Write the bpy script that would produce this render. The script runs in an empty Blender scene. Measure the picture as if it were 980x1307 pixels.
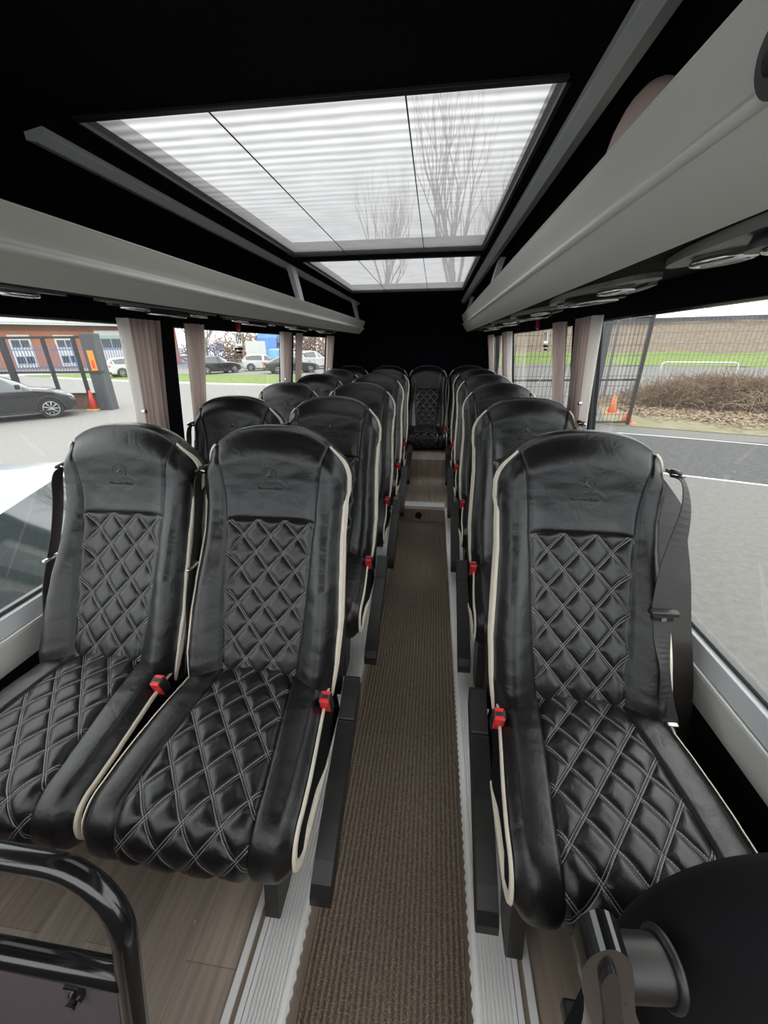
import bpy, bmesh, math, random
from mathutils import Vector, Matrix, noise as mnoise
rnd = random.Random(7)
PI = math.pi
C = bpy.context.scene.collection
sc = bpy.context.scene
R = math.radians

# ------------------------------------------------------------------ camera
F_PX = 490.0
YAW, PIT, ROLL = R(7.2), R(23.45), R(-0.5)
cam_d = bpy.data.cameras.new('camera'); cam = bpy.data.objects.new('camera', cam_d); C.objects.link(cam)
cam_d.sensor_fit = 'AUTO'; cam_d.sensor_width = 36.0; cam_d.lens = F_PX * 36.0 / 1307.0
cam_d.clip_start = 0.02; cam_d.clip_end = 500
fw = Vector((-math.sin(YAW)*math.cos(PIT), math.cos(YAW)*math.cos(PIT), -math.sin(PIT)))
rt = Vector((math.cos(YAW), math.sin(YAW), 0)); up = rt.cross(fw)
c_, s_ = math.cos(ROLL), math.sin(ROLL)
rt2 = c_*rt + s_*up; up2 = -s_*rt + c_*up
cam.matrix_world = Matrix(((rt2.x, up2.x, -fw.x, 0), (rt2.y, up2.y, -fw.y, 0), (rt2.z, up2.z, -fw.z, 1.40), (0, 0, 0, 1)))
sc.camera = cam

# ------------------------------------------------------------------ world, light, exposure
w = bpy.data.worlds.new('overcast_sky'); sc.world = w; w.use_nodes = True
nt = w.node_tree; nt.nodes.clear()
wo = nt.nodes.new('ShaderNodeOutputWorld'); bg = nt.nodes.new('ShaderNodeBackground')
tc = nt.nodes.new('ShaderNodeTexCoord'); sx = nt.nodes.new('ShaderNodeSeparateXYZ'); cr = nt.nodes.new('ShaderNodeValToRGB')
nt.links.new(tc.outputs['Generated'], sx.inputs[0]); nt.links.new(sx.outputs['Z'], cr.inputs[0])
cr.color_ramp.elements[0].position = 0.0; cr.color_ramp.elements[0].color = (.86, .90, .93, 1)
cr.color_ramp.elements[1].position = 0.6; cr.color_ramp.elements[1].color = (1.0, 1.0, 1.0, 1)
nt.links.new(cr.outputs[0], bg.inputs[0]); bg.inputs[1].default_value = 1.25
nt.links.new(bg.outputs[0], wo.inputs[0])
sun_d = bpy.data.lights.new('soft_sun', 'SUN'); sun_d.energy = 0.5; sun_d.angle = R(45); sun_d.color = (1, .98, .95)
sun = bpy.data.objects.new('soft_sun', sun_d); C.objects.link(sun); sun.rotation_euler = (R(-38), R(12), 0)
sc.view_settings.view_transform = 'Standard'; sc.view_settings.look = 'None'
sc.view_settings.exposure = 1.2; sc.view_settings.gamma = 1.0; sc.view_settings.use_curve_mapping = False
sc.cycles.max_bounces = 10; sc.cycles.transparent_max_bounces = 24; sc.cycles.diffuse_bounces = 5
sc.cycles.use_denoising = True

# ------------------------------------------------------------------ materials
M = {}
def nn(t, kind, **kw):
    n = t.nodes.new(kind)
    for k, v in kw.items(): setattr(n, k, v)
    return n
def math_(t, op, a, b=None, c=None, clamp=False):
    n = t.nodes.new('ShaderNodeMath'); n.operation = op; n.use_clamp = clamp
    for i, v in enumerate((a, b, c)):
        if v is None: continue
        if isinstance(v, (int, float)): n.inputs[i].default_value = v
        else: t.links.new(v, n.inputs[i])
    return n.outputs[0]
def mix_(t, f, a, b):
    n = t.nodes.new('ShaderNodeMix'); n.data_type = 'RGBA'
    for s, v in ((0, f), (6, a), (7, b)):
        if isinstance(v, (int, float)): n.inputs[s].default_value = v
        elif isinstance(v, tuple): n.inputs[s].default_value = (*v[:3], 1)
        else: t.links.new(v, n.inputs[s])
    return n.outputs[2]
def mat(name, col, rough=.5, metal=0., nz=None, bump=None, spec=.5, coat=0., scale3=(1, 1, 1), coord='Object'):
    """nz=(scale, second colour, contrast) ; bump=(scale, strength, distance)"""
    m = bpy.data.materials.new(name); m.use_nodes = True; t = m.node_tree
    b = t.nodes['Principled BSDF']
    b.inputs['Base Color'].default_value = (*col, 1); b.inputs['Roughness'].default_value = rough
    b.inputs['Metallic'].default_value = metal; b.inputs['Specular IOR Level'].default_value = spec
    b.inputs['Coat Weight'].default_value = coat; b.inputs['Coat Roughness'].default_value = .06
    tcn = nn(t, 'ShaderNodeTexCoord'); mp = nn(t, 'ShaderNodeMapping'); mp.inputs['Scale'].default_value = scale3
    t.links.new(tcn.outputs[coord], mp.inputs[0])
    if nz:
        n = nn(t, 'ShaderNodeTexNoise'); n.inputs['Scale'].default_value = nz[0]; n.inputs['Detail'].default_value = 6
        t.links.new(mp.outputs[0], n.inputs['Vector'])
        r = nn(t, 'ShaderNodeValToRGB'); k = nz[2]
        r.color_ramp.elements[0].position = .5-k; r.color_ramp.elements[1].position = .5+k
        r.color_ramp.elements[0].color = (*col, 1); r.color_ramp.elements[1].color = (*nz[1], 1)
        t.links.new(n.outputs[0], r.inputs[0]); t.links.new(r.outputs[0], b.inputs['Base Color'])
    if bump:
        n = nn(t, 'ShaderNodeTexNoise'); n.inputs['Scale'].default_value = bump[0]; n.inputs['Detail'].default_value = 5
        t.links.new(mp.outputs[0], n.inputs['Vector'])
        bp = nn(t, 'ShaderNodeBump'); bp.inputs['Strength'].default_value = bump[1]; bp.inputs['Distance'].default_value = bump[2]
        t.links.new(n.outputs[0], bp.inputs['Height']); t.links.new(bp.outputs[0], b.inputs['Normal'])
    M[name] = m
    return m

def leather(name, quilt=None):
    m = bpy.data.materials.new(name); m.use_nodes = True; t = m.node_tree; b = t.nodes['Principled BSDF']
    b.inputs['Roughness'].default_value = .42; b.inputs['Specular IOR Level'].default_value = .55
    tcn = nn(t, 'ShaderNodeTexCoord')
    n1 = nn(t, 'ShaderNodeTexNoise'); n1.inputs['Scale'].default_value = 9; n1.inputs['Detail'].default_value = 4
    t.links.new(tcn.outputs['Object'], n1.inputs['Vector'])
    col = mix_(t, n1.outputs[0], (.0055, .0055, .0065), (.0095, .0092, .0100))
    rg = math_(t, 'MULTIPLY_ADD', n1.outputs[0], .15, .25); t.links.new(rg, b.inputs['Roughness'])
    v = nn(t, 'ShaderNodeTexVoronoi'); v.inputs['Scale'].default_value = 620; t.links.new(tcn.outputs['Object'], v.inputs['Vector'])
    n2 = nn(t, 'ShaderNodeTexNoise'); n2.inputs['Scale'].default_value = 26; n2.inputs['Detail'].default_value = 3; n2.inputs['Distortion'].default_value = 1.2
    t.links.new(tcn.outputs['Object'], n2.inputs['Vector'])
    h = math_(t, 'MULTIPLY_ADD', n2.outputs[0], 1.6, math_(t, 'MULTIPLY', v.outputs['Distance'], .22))
    if quilt:
        uv = nn(t, 'ShaderNodeUVMap'); uv.uv_map = 'quilt'; s = nn(t, 'ShaderNodeSeparateXYZ'); t.links.new(uv.outputs[0], s.inputs[0])
        a = math_(t, 'ADD', s.outputs[0], s.outputs[1]); c = math_(t, 'SUBTRACT', s.outputs[0], s.outputs[1])
        def tri(x):  # distance from nearest integer
            return math_(t, 'ABSOLUTE', math_(t, 'SUBTRACT', math_(t, 'FRACT', math_(t, 'ADD', x, .5)), .5))
        ms = None; gr = None
        for p, q in ((a, c), (c, a)):
            d = tri(p)
            st = math_(t, 'SUBTRACT', 1., math_(t, 'DIVIDE', math_(t, 'ABSOLUTE', math_(t, 'SUBTRACT', d, .043)), .0135), clamp=True)
            dash = math_(t, 'GREATER_THAN', math_(t, 'FRACT', math_(t, 'MULTIPLY', q, 13.)), .22)
            st = math_(t, 'MULTIPLY', math_(t, 'GREATER_THAN', st, .18), dash)
            g = math_(t, 'SUBTRACT', 1., math_(t, 'DIVIDE', math_(t, 'ABSOLUTE', math_(t, 'SUBTRACT', d, .043)), .04), clamp=True)
            ms = st if ms is None else math_(t, 'MAXIMUM', ms, st)
            gr = g if gr is None else math_(t, 'MAXIMUM', gr, g)
        col = mix_(t, ms, col, (.30, .29, .28))
        h = math_(t, 'SUBTRACT', h, math_(t, 'MULTIPLY', gr, 1.5))
        h = math_(t, 'ADD', h, math_(t, 'MULTIPLY', ms, .5))
    t.links.new(col, b.inputs['Base Color'])
    bp = nn(t, 'ShaderNodeBump'); bp.inputs['Strength'].default_value = .55; bp.inputs['Distance'].default_value = .0016
    t.links.new(h, bp.inputs['Height']); t.links.new(bp.outputs[0], b.inputs['Normal'])
    M[name] = m
leather('leather'); leather('leather_quilted', True)
mat('cream_piping', (.80, .74, .62), .5, bump=(90, .3, .001), nz=(30, (.72, .66, .54), .2))
mat('black_plastic', (.017, .0165, .0165), .42, bump=(500, .2, .0006))
mat('brown_black_plastic', (.022, .018, .017), .38, bump=(300, .2, .0006))
mat('black_fabric', (.0075, .0075, .0085), .95, bump=(260, .5, .002), spec=.15)
mat('headliner', (.0045, .0050, .0075), .95, bump=(350, .4, .002), spec=.08)
mat('belt_webbing', (.016, .014, .014), .55, bump=(400, .5, .0008))
mat('buckle_red', (.75, .035, .04), .38)
mat('chrome', (.75, .75, .75), .18, 1.0)
mat('glossy_black', (.009, .009, .010), .16, spec=.6, coat=.35)
mat('rack_grey', (.70, .70, .66), .42, nz=(4, (.65, .65, .61), .3), bump=(700, .15, .0004))
mat('strip_grey', (.50, .53, .53), .5, bump=(300, .2, .0005))
mat('sill_grey', (.62, .64, .66), .45, .0, bump=(500, .1, .0004))
mat('aluminium', (.90, .90, .89), .38, .0)
mat('track_beige', (.25, .21, .15), .6)
mat('dark_groove', (.05, .045, .035), .7)
mat('curtain_x', (.46, .37, .335), .85, nz=(60, (.34, .27, .245), .3), scale3=(1, 1, .03), bump=(90, .4, .002))
mat('crumb_pale', (.72, .68, .64), .8, bump=(60, .3, .001))
mat('white_paint_and_highlight', (.78, .78, .76), .5)
mat('panel_purple', (.075, .062, .07), .6, nz=(220, (.095, .08, .088), .3))
mat('bulkhead_brown', (.10, .075, .065), .6)
mat('bag_beige', (.55, .43, .38), .7)
mat('psu_grey', (.13, .13, .12), .4)
mat('hammer_red', (.35, .012, .018), .3)
mat('drain_black', (.012, .011, .01), .35)
# seen outside
mat('asphalt', (.135, .132, .122), .9, nz=(14, (.20, .196, .182), .3), bump=(60, .5, .01))
mat('dark_asphalt', (.045, .045, .046), .9, nz=(20, (.10, .10, .10), .2), bump=(70, .6, .01))
mat('road', (.30, .29, .275), .9, nz=(1.2, (.25, .245, .23), .25))
mat('grass', (.15, .235, .04), .9, nz=(3, (.23, .30, .08), .2), bump=(12, .8, .05))
mat('verge', (.22, .21, .10), .9, nz=(2.0, (.30, .26, .17), .2), bump=(30, .8, .03))
mat('bank_earth', (.17, .13, .085), .95, nz=(1.6, (.27, .215, .155), .25), bump=(8, .9, .12))
mat('leaf_litter', (.30, .20, .12), .9, nz=(9, (.46, .36, .24), .2))
mat('twig', (.20, .13, .085), .9, nz=(1.5, (.33, .23, .15), .15))
mat('straw', (.26, .19, .12), .9, nz=(1.2, (.44, .35, .23), .12))
mat('bark', (.30, .27, .22), .9, nz=(10, (.38, .35, .29), .2))
mat('bark_red', (.38, .26, .18), .9)
mat('fence_black', (.018, .019, .021), .5)
mat('gate_grey', (.06, .065, .072), .5)
mat('fence_green', (.12, .13, .13), .5)
mat('blue_paint', (.12, .18, .38), .5)
mat('cone_red', (.85, .06, .05), .5)
mat('cone_orange', (.9, .22, .05), .5)
mat('cone_yellow', (.75, .58, .12), .6)
mat('car_black', (.012, .013, .015), .2, spec=.6, coat=.6)
mat('car_white', (.78, .79, .80), .25, coat=.5)
mat('car_silver', (.42, .45, .48), .28, .3, coat=.5)
mat('car_blue', (.06, .22, .62), .3, coat=.5)
mat('van_blue', (.2, .5, .75), .3)
mat('tyre', (.02, .02, .02), .85)
mat('alloy', (.55, .55, .55), .3, .8)
mat('car_glass', (.03, .045, .045), .04, spec=.9, coat=1.)
mat('car_trim', (.02, .02, .022), .5)
mat('tail_red', (.6, .02, .02), .3)
mat('lamp_clear', (.75, .75, .72), .15)
mat('plate_yellow', (.80, .62, .08), .5)
mat('render_white', (.80, .80, .77), .6)
mat('green_trim', (.35, .5, .45), .6)
mat('window_dark', (.05, .06, .07), .1)
mat('sign_orange', (.9, .28, .02), .5)
mat('sticker_white', (.7, .68, .64), .5)
mat('emblem', (.02, .02, .021), .22)

def tree_mat(): pass
# brick
def brick(name, c1, c2, mortar, sc_):
    m = bpy.data.materials.new(name); m.use_nodes = True; t = m.node_tree; b = t.nodes['Principled BSDF']
    b.inputs['Roughness'].default_value = .9
    tcn = nn(t, 'ShaderNodeTexCoord'); mp = nn(t, 'ShaderNodeMapping'); mp.inputs['Rotation'].default_value = (R(90), 0, 0)
    t.links.new(tcn.outputs['Object'], mp.inputs[0])
    br = nn(t, 'ShaderNodeTexBrick'); br.inputs['Scale'].default_value = sc_
    br.inputs['Color1'].default_value = (*c1, 1); br.inputs['Color2'].default_value = (*c2, 1); br.inputs['Mortar'].default_value = (*mortar, 1)
    t.links.new(mp.outputs[0], br.inputs['Vector']); t.links.new(br.outputs[0], b.inputs['Base Color']); M[name] = m
brick('brick_orange', (.62, .22, .10), (.52, .18, .09), (.5, .35, .25), 4.5)
brick('brick_brown', (.22, .12, .075), (.30, .17, .10), (.22, .17, .13), 4.5)
# vinyl wood planks running along the bus
def wood():
    m = bpy.data.materials.new('vinyl_wood'); m.use_nodes = True; t = m.node_tree; b = t.nodes['Principled BSDF']
    b.inputs['Roughness'].default_value = .48
    tcn = nn(t, 'ShaderNodeTexCoord'); mp = nn(t, 'ShaderNodeMapping'); mp.inputs['Rotation'].default_value = (0, 0, R(90))
    t.links.new(tcn.outputs['Object'], mp.inputs[0])
    br = nn(t, 'ShaderNodeTexBrick'); br.offset = .37; br.inputs['Scale'].default_value = 1.0; br.inputs['Brick Width'].default_value = .9
    br.inputs['Row Height'].default_value = .125; br.inputs['Mortar Size'].default_value = .0009
    br.inputs['Color1'].default_value = (.34, .265, .215, 1); br.inputs['Color2'].default_value = (.46, .375, .305, 1); br.inputs['Mortar'].default_value = (.25, .195, .16, 1)
    t.links.new(mp.outputs[0], br.inputs['Vector'])
    mp2 = nn(t, 'ShaderNodeMapping'); mp2.inputs['Scale'].default_value = (38, 2.0, 6); t.links.new(tcn.outputs['Object'], mp2.inputs[0])
    n = nn(t, 'ShaderNodeTexNoise'); n.inputs['Scale'].default_value = 1.6; n.inputs['Detail'].default_value = 7; n.inputs['Distortion'].default_value = .5
    t.links.new(mp2.outputs[0], n.inputs['Vector'])
    k = math_(t, 'MULTIPLY_ADD', n.outputs[0], .9, .5)
    mm = nn(t, 'ShaderNodeVectorMath'); mm.operation = 'SCALE'; t.links.new(br.outputs[0], mm.inputs[0]); t.links.new(k, mm.inputs['Scale'])
    t.links.new(mm.outputs[0], b.inputs['Base Color'])
    bp = nn(t, 'ShaderNodeBump'); bp.inputs['Strength'].default_value = .2; bp.inputs['Distance'].default_value = .001
    t.links.new(n.outputs[0], bp.inputs['Height']); t.links.new(bp.outputs[0], b.inputs['Normal']); M['vinyl_wood'] = m
wood()
def carpet():
    m = bpy.data.materials.new('ribbed_carpet'); m.use_nodes = True; t = m.node_tree; b = t.nodes['Principled BSDF']
    b.inputs['Roughness'].default_value = .95; b.inputs['Specular IOR Level'].default_value = .2
    tcn = nn(t, 'ShaderNodeTexCoord')
    s = nn(t, 'ShaderNodeSeparateXYZ'); t.links.new(tcn.outputs['Object'], s.inputs[0])
    nb = nn(t, 'ShaderNodeTexNoise'); nb.inputs['Scale'].default_value = 140; nb.inputs['Detail'].default_value = 3; t.links.new(tcn.outputs['Object'], nb.inputs['Vector'])
    nw = nn(t, 'ShaderNodeTexNoise'); nw.inputs['Scale'].default_value = 30; t.links.new(tcn.outputs['Object'], nw.inputs['Vector'])
    x = math_(t, 'MULTIPLY_ADD', nw.outputs[0], .004, s.outputs[0])
    rib = math_(t, 'MULTIPLY_ADD', math_(t, 'SINE', math_(t, 'MULTIPLY', x, 2*PI/.0145)), .5, .5)
    nf = nn(t, 'ShaderNodeTexNoise'); nf.inputs['Scale'].default_value = 420; nf.inputs['Detail'].default_value = 2; t.links.new(tcn.outputs['Object'], nf.inputs['Vector'])
    sp = math_(t, 'MULTIPLY', math_(t, 'SUBTRACT', nf.outputs[0], .52, clamp=True), 5., clamp=True)
    f = math_(t, 'MULTIPLY', math_(t, 'MULTIPLY_ADD', rib, .6, .25), math_(t, 'MULTIPLY_ADD', nb.outputs[0], 1.2, .3), clamp=True)
    col = mix_(t, f, (.07, .053, .040), (.33, .265, .20))
    col = mix_(t, math_(t, 'MULTIPLY', sp, .55), col, (.70, .63, .53))
    t.links.new(col, b.inputs['Base Color'])
    bp = nn(t, 'ShaderNodeBump'); bp.inputs['Strength'].default_value = .9; bp.inputs['Distance'].default_value = .004
    t.links.new(math_(t, 'ADD', rib, nb.outputs[0]), bp.inputs['Height']); t.links.new(bp.outputs[0], b.inputs['Normal']); M['ribbed_carpet'] = m
carpet()
def glass(name, tint, rough=.0, haze=0.):
    m = bpy.data.materials.new(name); m.use_nodes = True; t = m.node_tree; t.nodes.clear()
    o = nn(t, 'ShaderNodeOutputMaterial'); tr = nn(t, 'ShaderNodeBsdfTransparent'); tr.inputs[0].default_value = (*tint, 1)
    gl = nn(t, 'ShaderNodeBsdfGlossy'); gl.inputs['Roughness'].default_value = rough; lw = nn(t, 'ShaderNodeLayerWeight'); lw.inputs[0].default_value = .5
    mx = nn(t, 'ShaderNodeMixShader'); t.links.new(math_(t, 'MULTIPLY_ADD', math_(t, 'POWER', lw.outputs['Facing'], 5.), .8, .05), mx.inputs[0]); t.links.new(tr.outputs[0], mx.inputs[1]); t.links.new(gl.outputs[0], mx.inputs[2])
    last = mx.outputs[0]
    if haze:
        df = nn(t, 'ShaderNodeBsdfTranslucent'); m2 = nn(t, 'ShaderNodeMixShader'); m2.inputs[0].default_value = haze
        t.links.new(last, m2.inputs[1]); t.links.new(df.outputs[0], m2.inputs[2]); last = m2.outputs[0]
    t.links.new(last, o.inputs[0]); M[name] = m
glass('window_glass', (.93, .95, .94), 0., .02)
def skylight():
    """roof glass behind a fine slatted translucent blind"""
    m = bpy.data.materials.new('skylight_blind'); m.use_nodes = True; t = m.node_tree; t.nodes.clear()
    o = nn(t, 'ShaderNodeOutputMaterial'); tcn = nn(t, 'ShaderNodeTexCoord'); s = nn(t, 'ShaderNodeSeparateXYZ'); t.links.new(tcn.outputs['Object'], s.inputs[0])
    n = nn(t, 'ShaderNodeTexNoise'); n.inputs['Scale'].default_value = 9; n.inputs['Detail'].default_value = 5; t.links.new(tcn.outputs['Object'], n.inputs['Vector'])
    mp = nn(t, 'ShaderNodeMapping'); mp.inputs['Scale'].default_value = (5, 60, 1); t.links.new(tcn.outputs['Object'], mp.inputs[0])
    n3 = nn(t, 'ShaderNodeTexNoise'); n3.inputs['Scale'].default_value = 1; n3.inputs['Detail'].default_value = 5; t.links.new(mp.outputs[0], n3.inputs['Vector'])
    y = math_(t, 'MULTIPLY_ADD', n.outputs[0], .010, s.outputs[1])
    st = math_(t, 'SINE', math_(t, 'MULTIPLY', y, 2*PI/.043))
    fade = math_(t, 'SUBTRACT', 1., math_(t, 'DIVIDE', math_(t, 'SUBTRACT', s.outputs[1], .95), .95), clamp=True)
    st = math_(t, 'MULTIPLY', st, fade)
    k = math_(t, 'MULTIPLY_ADD', st, .095, .235)
    k = math_(t, 'ADD', k, math_(t, 'MULTIPLY', math_(t, 'SUBTRACT', n3.outputs[0], .5), .12))
    k = math_(t, 'ADD', k, math_(t, 'MULTIPLY', math_(t, 'SUBTRACT', n.outputs[0], .5), .08), clamp=True)
    k = math_(t, 'ADD', k, math_(t, 'MULTIPLY', fade, .07), clamp=True)
    c = nn(t, 'ShaderNodeCombineXYZ'); t.links.new(k, c.inputs[0]); t.links.new(k, c.inputs[1]); t.links.new(k, c.inputs[2])
    tr = nn(t, 'ShaderNodeBsdfTransparent'); t.links.new(c.outputs[0], tr.inputs[0])
    tl = nn(t, 'ShaderNodeBsdfTranslucent'); t.links.new(c.outputs[0], tl.inputs[0])
    mx = nn(t, 'ShaderNodeMixShader'); mx.inputs[0].default_value = .45
    t.links.new(tr.outputs[0], mx.inputs[1]); t.links.new(tl.outputs[0], mx.inputs[2]); t.links.new(mx.outputs[0], o.inputs[0]); M['skylight_blind'] = m
skylight()

# ------------------------------------------------------------------ mesh helpers
class MB:
    def __init__(s): s.v = []; s.f = []; s.m = []; s.mats = []; s.sm = []; s.uv = None
    def mi(s, name):
        if name not in s.mats: s.mats.append(name)
        return s.mats.index(name)
    def add(s, vs, fs, m, smooth=False):
        b = len(s.v); s.v += [tuple(p) for p in vs]; k = s.mi(m)
        for f in fs: s.f.append([b+i for i in f]); s.m.append(k); s.sm.append(smooth)
    def box(s, p0, p1, m):
        (x0, y0, z0), (x1, y1, z1) = p0, p1
        v = [(x, y, z) for x in (x0, x1) for y in (y0, y1) for z in (z0, z1)]
        s.add(v, [(0, 1, 3, 2), (4, 6, 7, 5), (0, 4, 5, 1), (2, 3, 7, 6), (0, 2, 6, 4), (1, 5, 7, 3)], m)
    def tube(s, pts, r, m, n=10, caps=True, rs=None):
        pts = [Vector(p) for p in pts]; rings = []; prev = None
        for i, p in enumerate(pts):
            d = (pts[min(i+1, len(pts)-1)] - pts[max(i-1, 0)]).normalized()
            if prev is None:
                a = Vector((0, 0, 1)) if abs(d.z) < .9 else Vector((1, 0, 0)); u = d.cross(a).normalized()
            else: u = (prev - d*prev.dot(d)).normalized()
            prev = u; v = d.cross(u); rr = rs[i] if rs else r
            rings.append([p + rr*(math.cos(2*PI*k/n)*u + math.sin(2*PI*k/n)*v) for k in range(n)])
        vs = [q for rg in rings for q in rg]; fs = []
        for i in range(len(pts)-1):
            for k in range(n):
                fs.append((i*n+k, i*n+(k+1) % n, (i+1)*n+(k+1) % n, (i+1)*n+k))
        if caps: fs += [tuple(range(n))[::-1], tuple((len(pts)-1)*n+k for k in range(n))]
        s.add(vs, fs, m, True)
    def extrude(s, poly, axis, a, b, m, smooth=False):
        """poly: 2-D points in the other two axes, extruded along axis from a to b"""
        n = len(poly)
        def P(q, t):
            return {0: (t, q[0], q[1]), 1: (q[0], t, q[1]), 2: (q[0], q[1], t)}[axis]
        s.add([P(q, a) for q in poly] + [P(q, b) for q in poly], [(i, (i+1) % n, n+(i+1) % n, n+i) for i in range(n)], m, smooth)
        s.add([P(q, a) for q in poly], [tuple(range(n))], m); s.add([P(q, b) for q in poly], [tuple(range(n))], m)
    def cyl(s, c, r, h, axis, m, n=24, r2=None):
        r2 = r if r2 is None else r2; c = Vector(c)
        ax = Vector([(1, 0, 0), (0, 1, 0), (0, 0, 1)][axis]) if isinstance(axis, int) else Vector(axis).normalized()
        u = ax.orthogonal().normalized(); v = ax.cross(u)
        a = [c - ax*h/2 + r*(math.cos(2*PI*k/n)*u+math.sin(2*PI*k/n)*v) for k in range(n)]
        b = [c + ax*h/2 + r2*(math.cos(2*PI*k/n)*u+math.sin(2*PI*k/n)*v) for k in range(n)]
        s.add(a+b, [(k, (k+1) % n, n+(k+1) % n, n+k) for k in range(n)], m, True)
        s.add(a, [tuple(range(n))[::-1]], m); s.add(b, [tuple(range(n))], m)
    def torus(s, c, R_, r, ax, m, n=32, k=8, sx=1., sy=1., uaxis=None):
        c = Vector(c); ax = Vector(ax).normalized(); u = Vector(uaxis).normalized() if uaxis else ax.orthogonal().normalized(); v = ax.cross(u)
        vs = []; fs = []
        for i in range(n):
            th = 2*PI*i/n; d = math.cos(th)*u*sx + math.sin(th)*v*sy; p = c + R_*d; dn = d.normalized()
            for j in range(k):
                ph = 2*PI*j/k; vs.append(p + r*(math.cos(ph)*dn + math.sin(ph)*ax))
        for i in range(n):
            for j in range(k): fs.append((i*k+j, i*k+(j+1) % k, ((i+1) % n)*k+(j+1) % k, ((i+1) % n)*k+j))
        s.add(vs, fs, m, True)
    def shift(s, dx, dy, dz): s.v = [(x+dx, y+dy, z+dz) for x, y, z in s.v]; return s
    def build(s, name, parent=None, bevel=0., seg=2, normals=True, smooth=None, loc=None):
        me = bpy.data.meshes.new(name); me.from_pydata(s.v, [], s.f)
        for k in s.mats: me.materials.append(M[k])
        me.polygons.foreach_set('material_index', s.m)
        me.polygons.foreach_set('use_smooth', [bool(x) if smooth is None else smooth for x in s.sm])
        if s.uv:
            ul = me.uv_layers.new(name='quilt')
            for p in me.polygons:
                for li, vi in zip(p.loop_indices, p.vertices): ul.data[li].uv = s.uv[vi]
        if normals:
            bm = bmesh.new(); bm.from_mesh(me); bmesh.ops.recalc_face_normals(bm, faces=bm.faces); bm.to_mesh(me); bm.free()
        me.update()
        o = bpy.data.objects.new(name, me); C.objects.link(o)
        if parent: o.parent = parent
        if loc: o.location = loc
        if bevel:
            b = o.modifiers.new('bevel', 'BEVEL'); b.width = bevel; b.segments = seg; b.limit_method = 'ANGLE'; b.angle_limit = R(40); b.harden_normals = False
        return o
def empty(name, loc=(0, 0, 0), rz=0.):
    o = bpy.data.objects.new(name, None); o.empty_display_size = .1; C.objects.link(o); o.location = loc; o.rotation_euler.z = rz; return o
def tag(o, label, cat, group=None, kind=None):
    if label: o['label'] = label
    if cat: o['category'] = cat
    if group: o['group'] = group
    if kind: o['kind'] = kind
    return o
def struct(o, label=None, cat=None): o['kind'] = 'structure'; tag(o, label, cat); return o
def copy_tree(o, parent=None):
    c = o.copy(); C.objects.link(c); c.parent = parent
    for ch in list(o.children): copy_tree(ch, c)
    return c
def interp(x, tab):
    if x <= tab[0][0]: return tab[0][1]
    for (a, p), (b, q) in zip(tab, tab[1:]):
        if x <= b:
            t = (x-a)/(b-a); t = t*t*(3-2*t) if False else t
            return p+(q-p)*t
    return tab[-1][1]
def sstep(a, b, x):
    t = max(0., min(1., (x-a)/(b-a))); return t*t*(3-2*t)

def cloth(name, c1, c2, tl):
    m = bpy.data.materials.new(name); m.use_nodes = True; t = m.node_tree; b = t.nodes['Principled BSDF']; b.inputs['Roughness'].default_value = .85
    tcn = nn(t, 'ShaderNodeTexCoord'); mp = nn(t, 'ShaderNodeMapping'); mp.inputs['Scale'].default_value = (1, 1, .03); t.links.new(tcn.outputs['Object'], mp.inputs[0])
    n = nn(t, 'ShaderNodeTexNoise'); n.inputs['Scale'].default_value = 60; t.links.new(mp.outputs[0], n.inputs['Vector'])
    c = mix_(t, n.outputs[0], c1, c2); t.links.new(c, b.inputs['Base Color'])
    tr = nn(t, 'ShaderNodeBsdfTranslucent'); t.links.new(c, tr.inputs[0]); mx = nn(t, 'ShaderNodeMixShader'); mx.inputs[0].default_value = tl
    o = t.nodes['Material Output']; t.links.new(b.outputs[0], mx.inputs[1]); t.links.new(tr.outputs[0], mx.inputs[2]); t.links.new(mx.outputs[0], o.inputs[0]); M[name] = m
cloth('curtain', (.40, .31, .28), (.60, .49, .45), .35); cloth('curtain_edge', (.75, .71, .66), (.80, .77, .73), .4); cloth('sticker_white', (.80, .78, .74), (.85, .83, .80), .75)
for k_ in 'asphalt dark_asphalt road grass verge bank_earth leaf_litter twig straw bark bark_red render_white car_white brick_orange brick_brown cone_orange cone_red blue_paint car_silver'.split():
    for n_ in M[k_].node_tree.nodes:      # outdoor colours darkened evenly to offset the raised exposure
        if n_.type == 'VALTORGB':
            for e_ in n_.color_ramp.elements: e_.color = tuple(v_*.8 for v_ in e_.color[:3])+(1,)
        elif n_.type == 'TEX_BRICK':
            for q_ in ('Color1', 'Color2', 'Mortar'): n_.inputs[q_].default_value = tuple(v_*.8 for v_ in n_.inputs[q_].default_value[:3])+(1,)
        elif n_.type == 'BSDF_PRINCIPLED': n_.inputs['Base Color'].default_value = tuple(v_*.8 for v_ in n_.inputs['Base Color'].default_value[:3])+(1,)
#HULL
# ================================================================== the vehicle body
HS = .132          # seat platform height above the aisle
CX = -.26          # body centre line
Y0, Y1 = -.50, 5.25
ZW0, ZW1 = .64, 1.487
def hw(z): return 1.02 - max(0., z-.64)*.124
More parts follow.
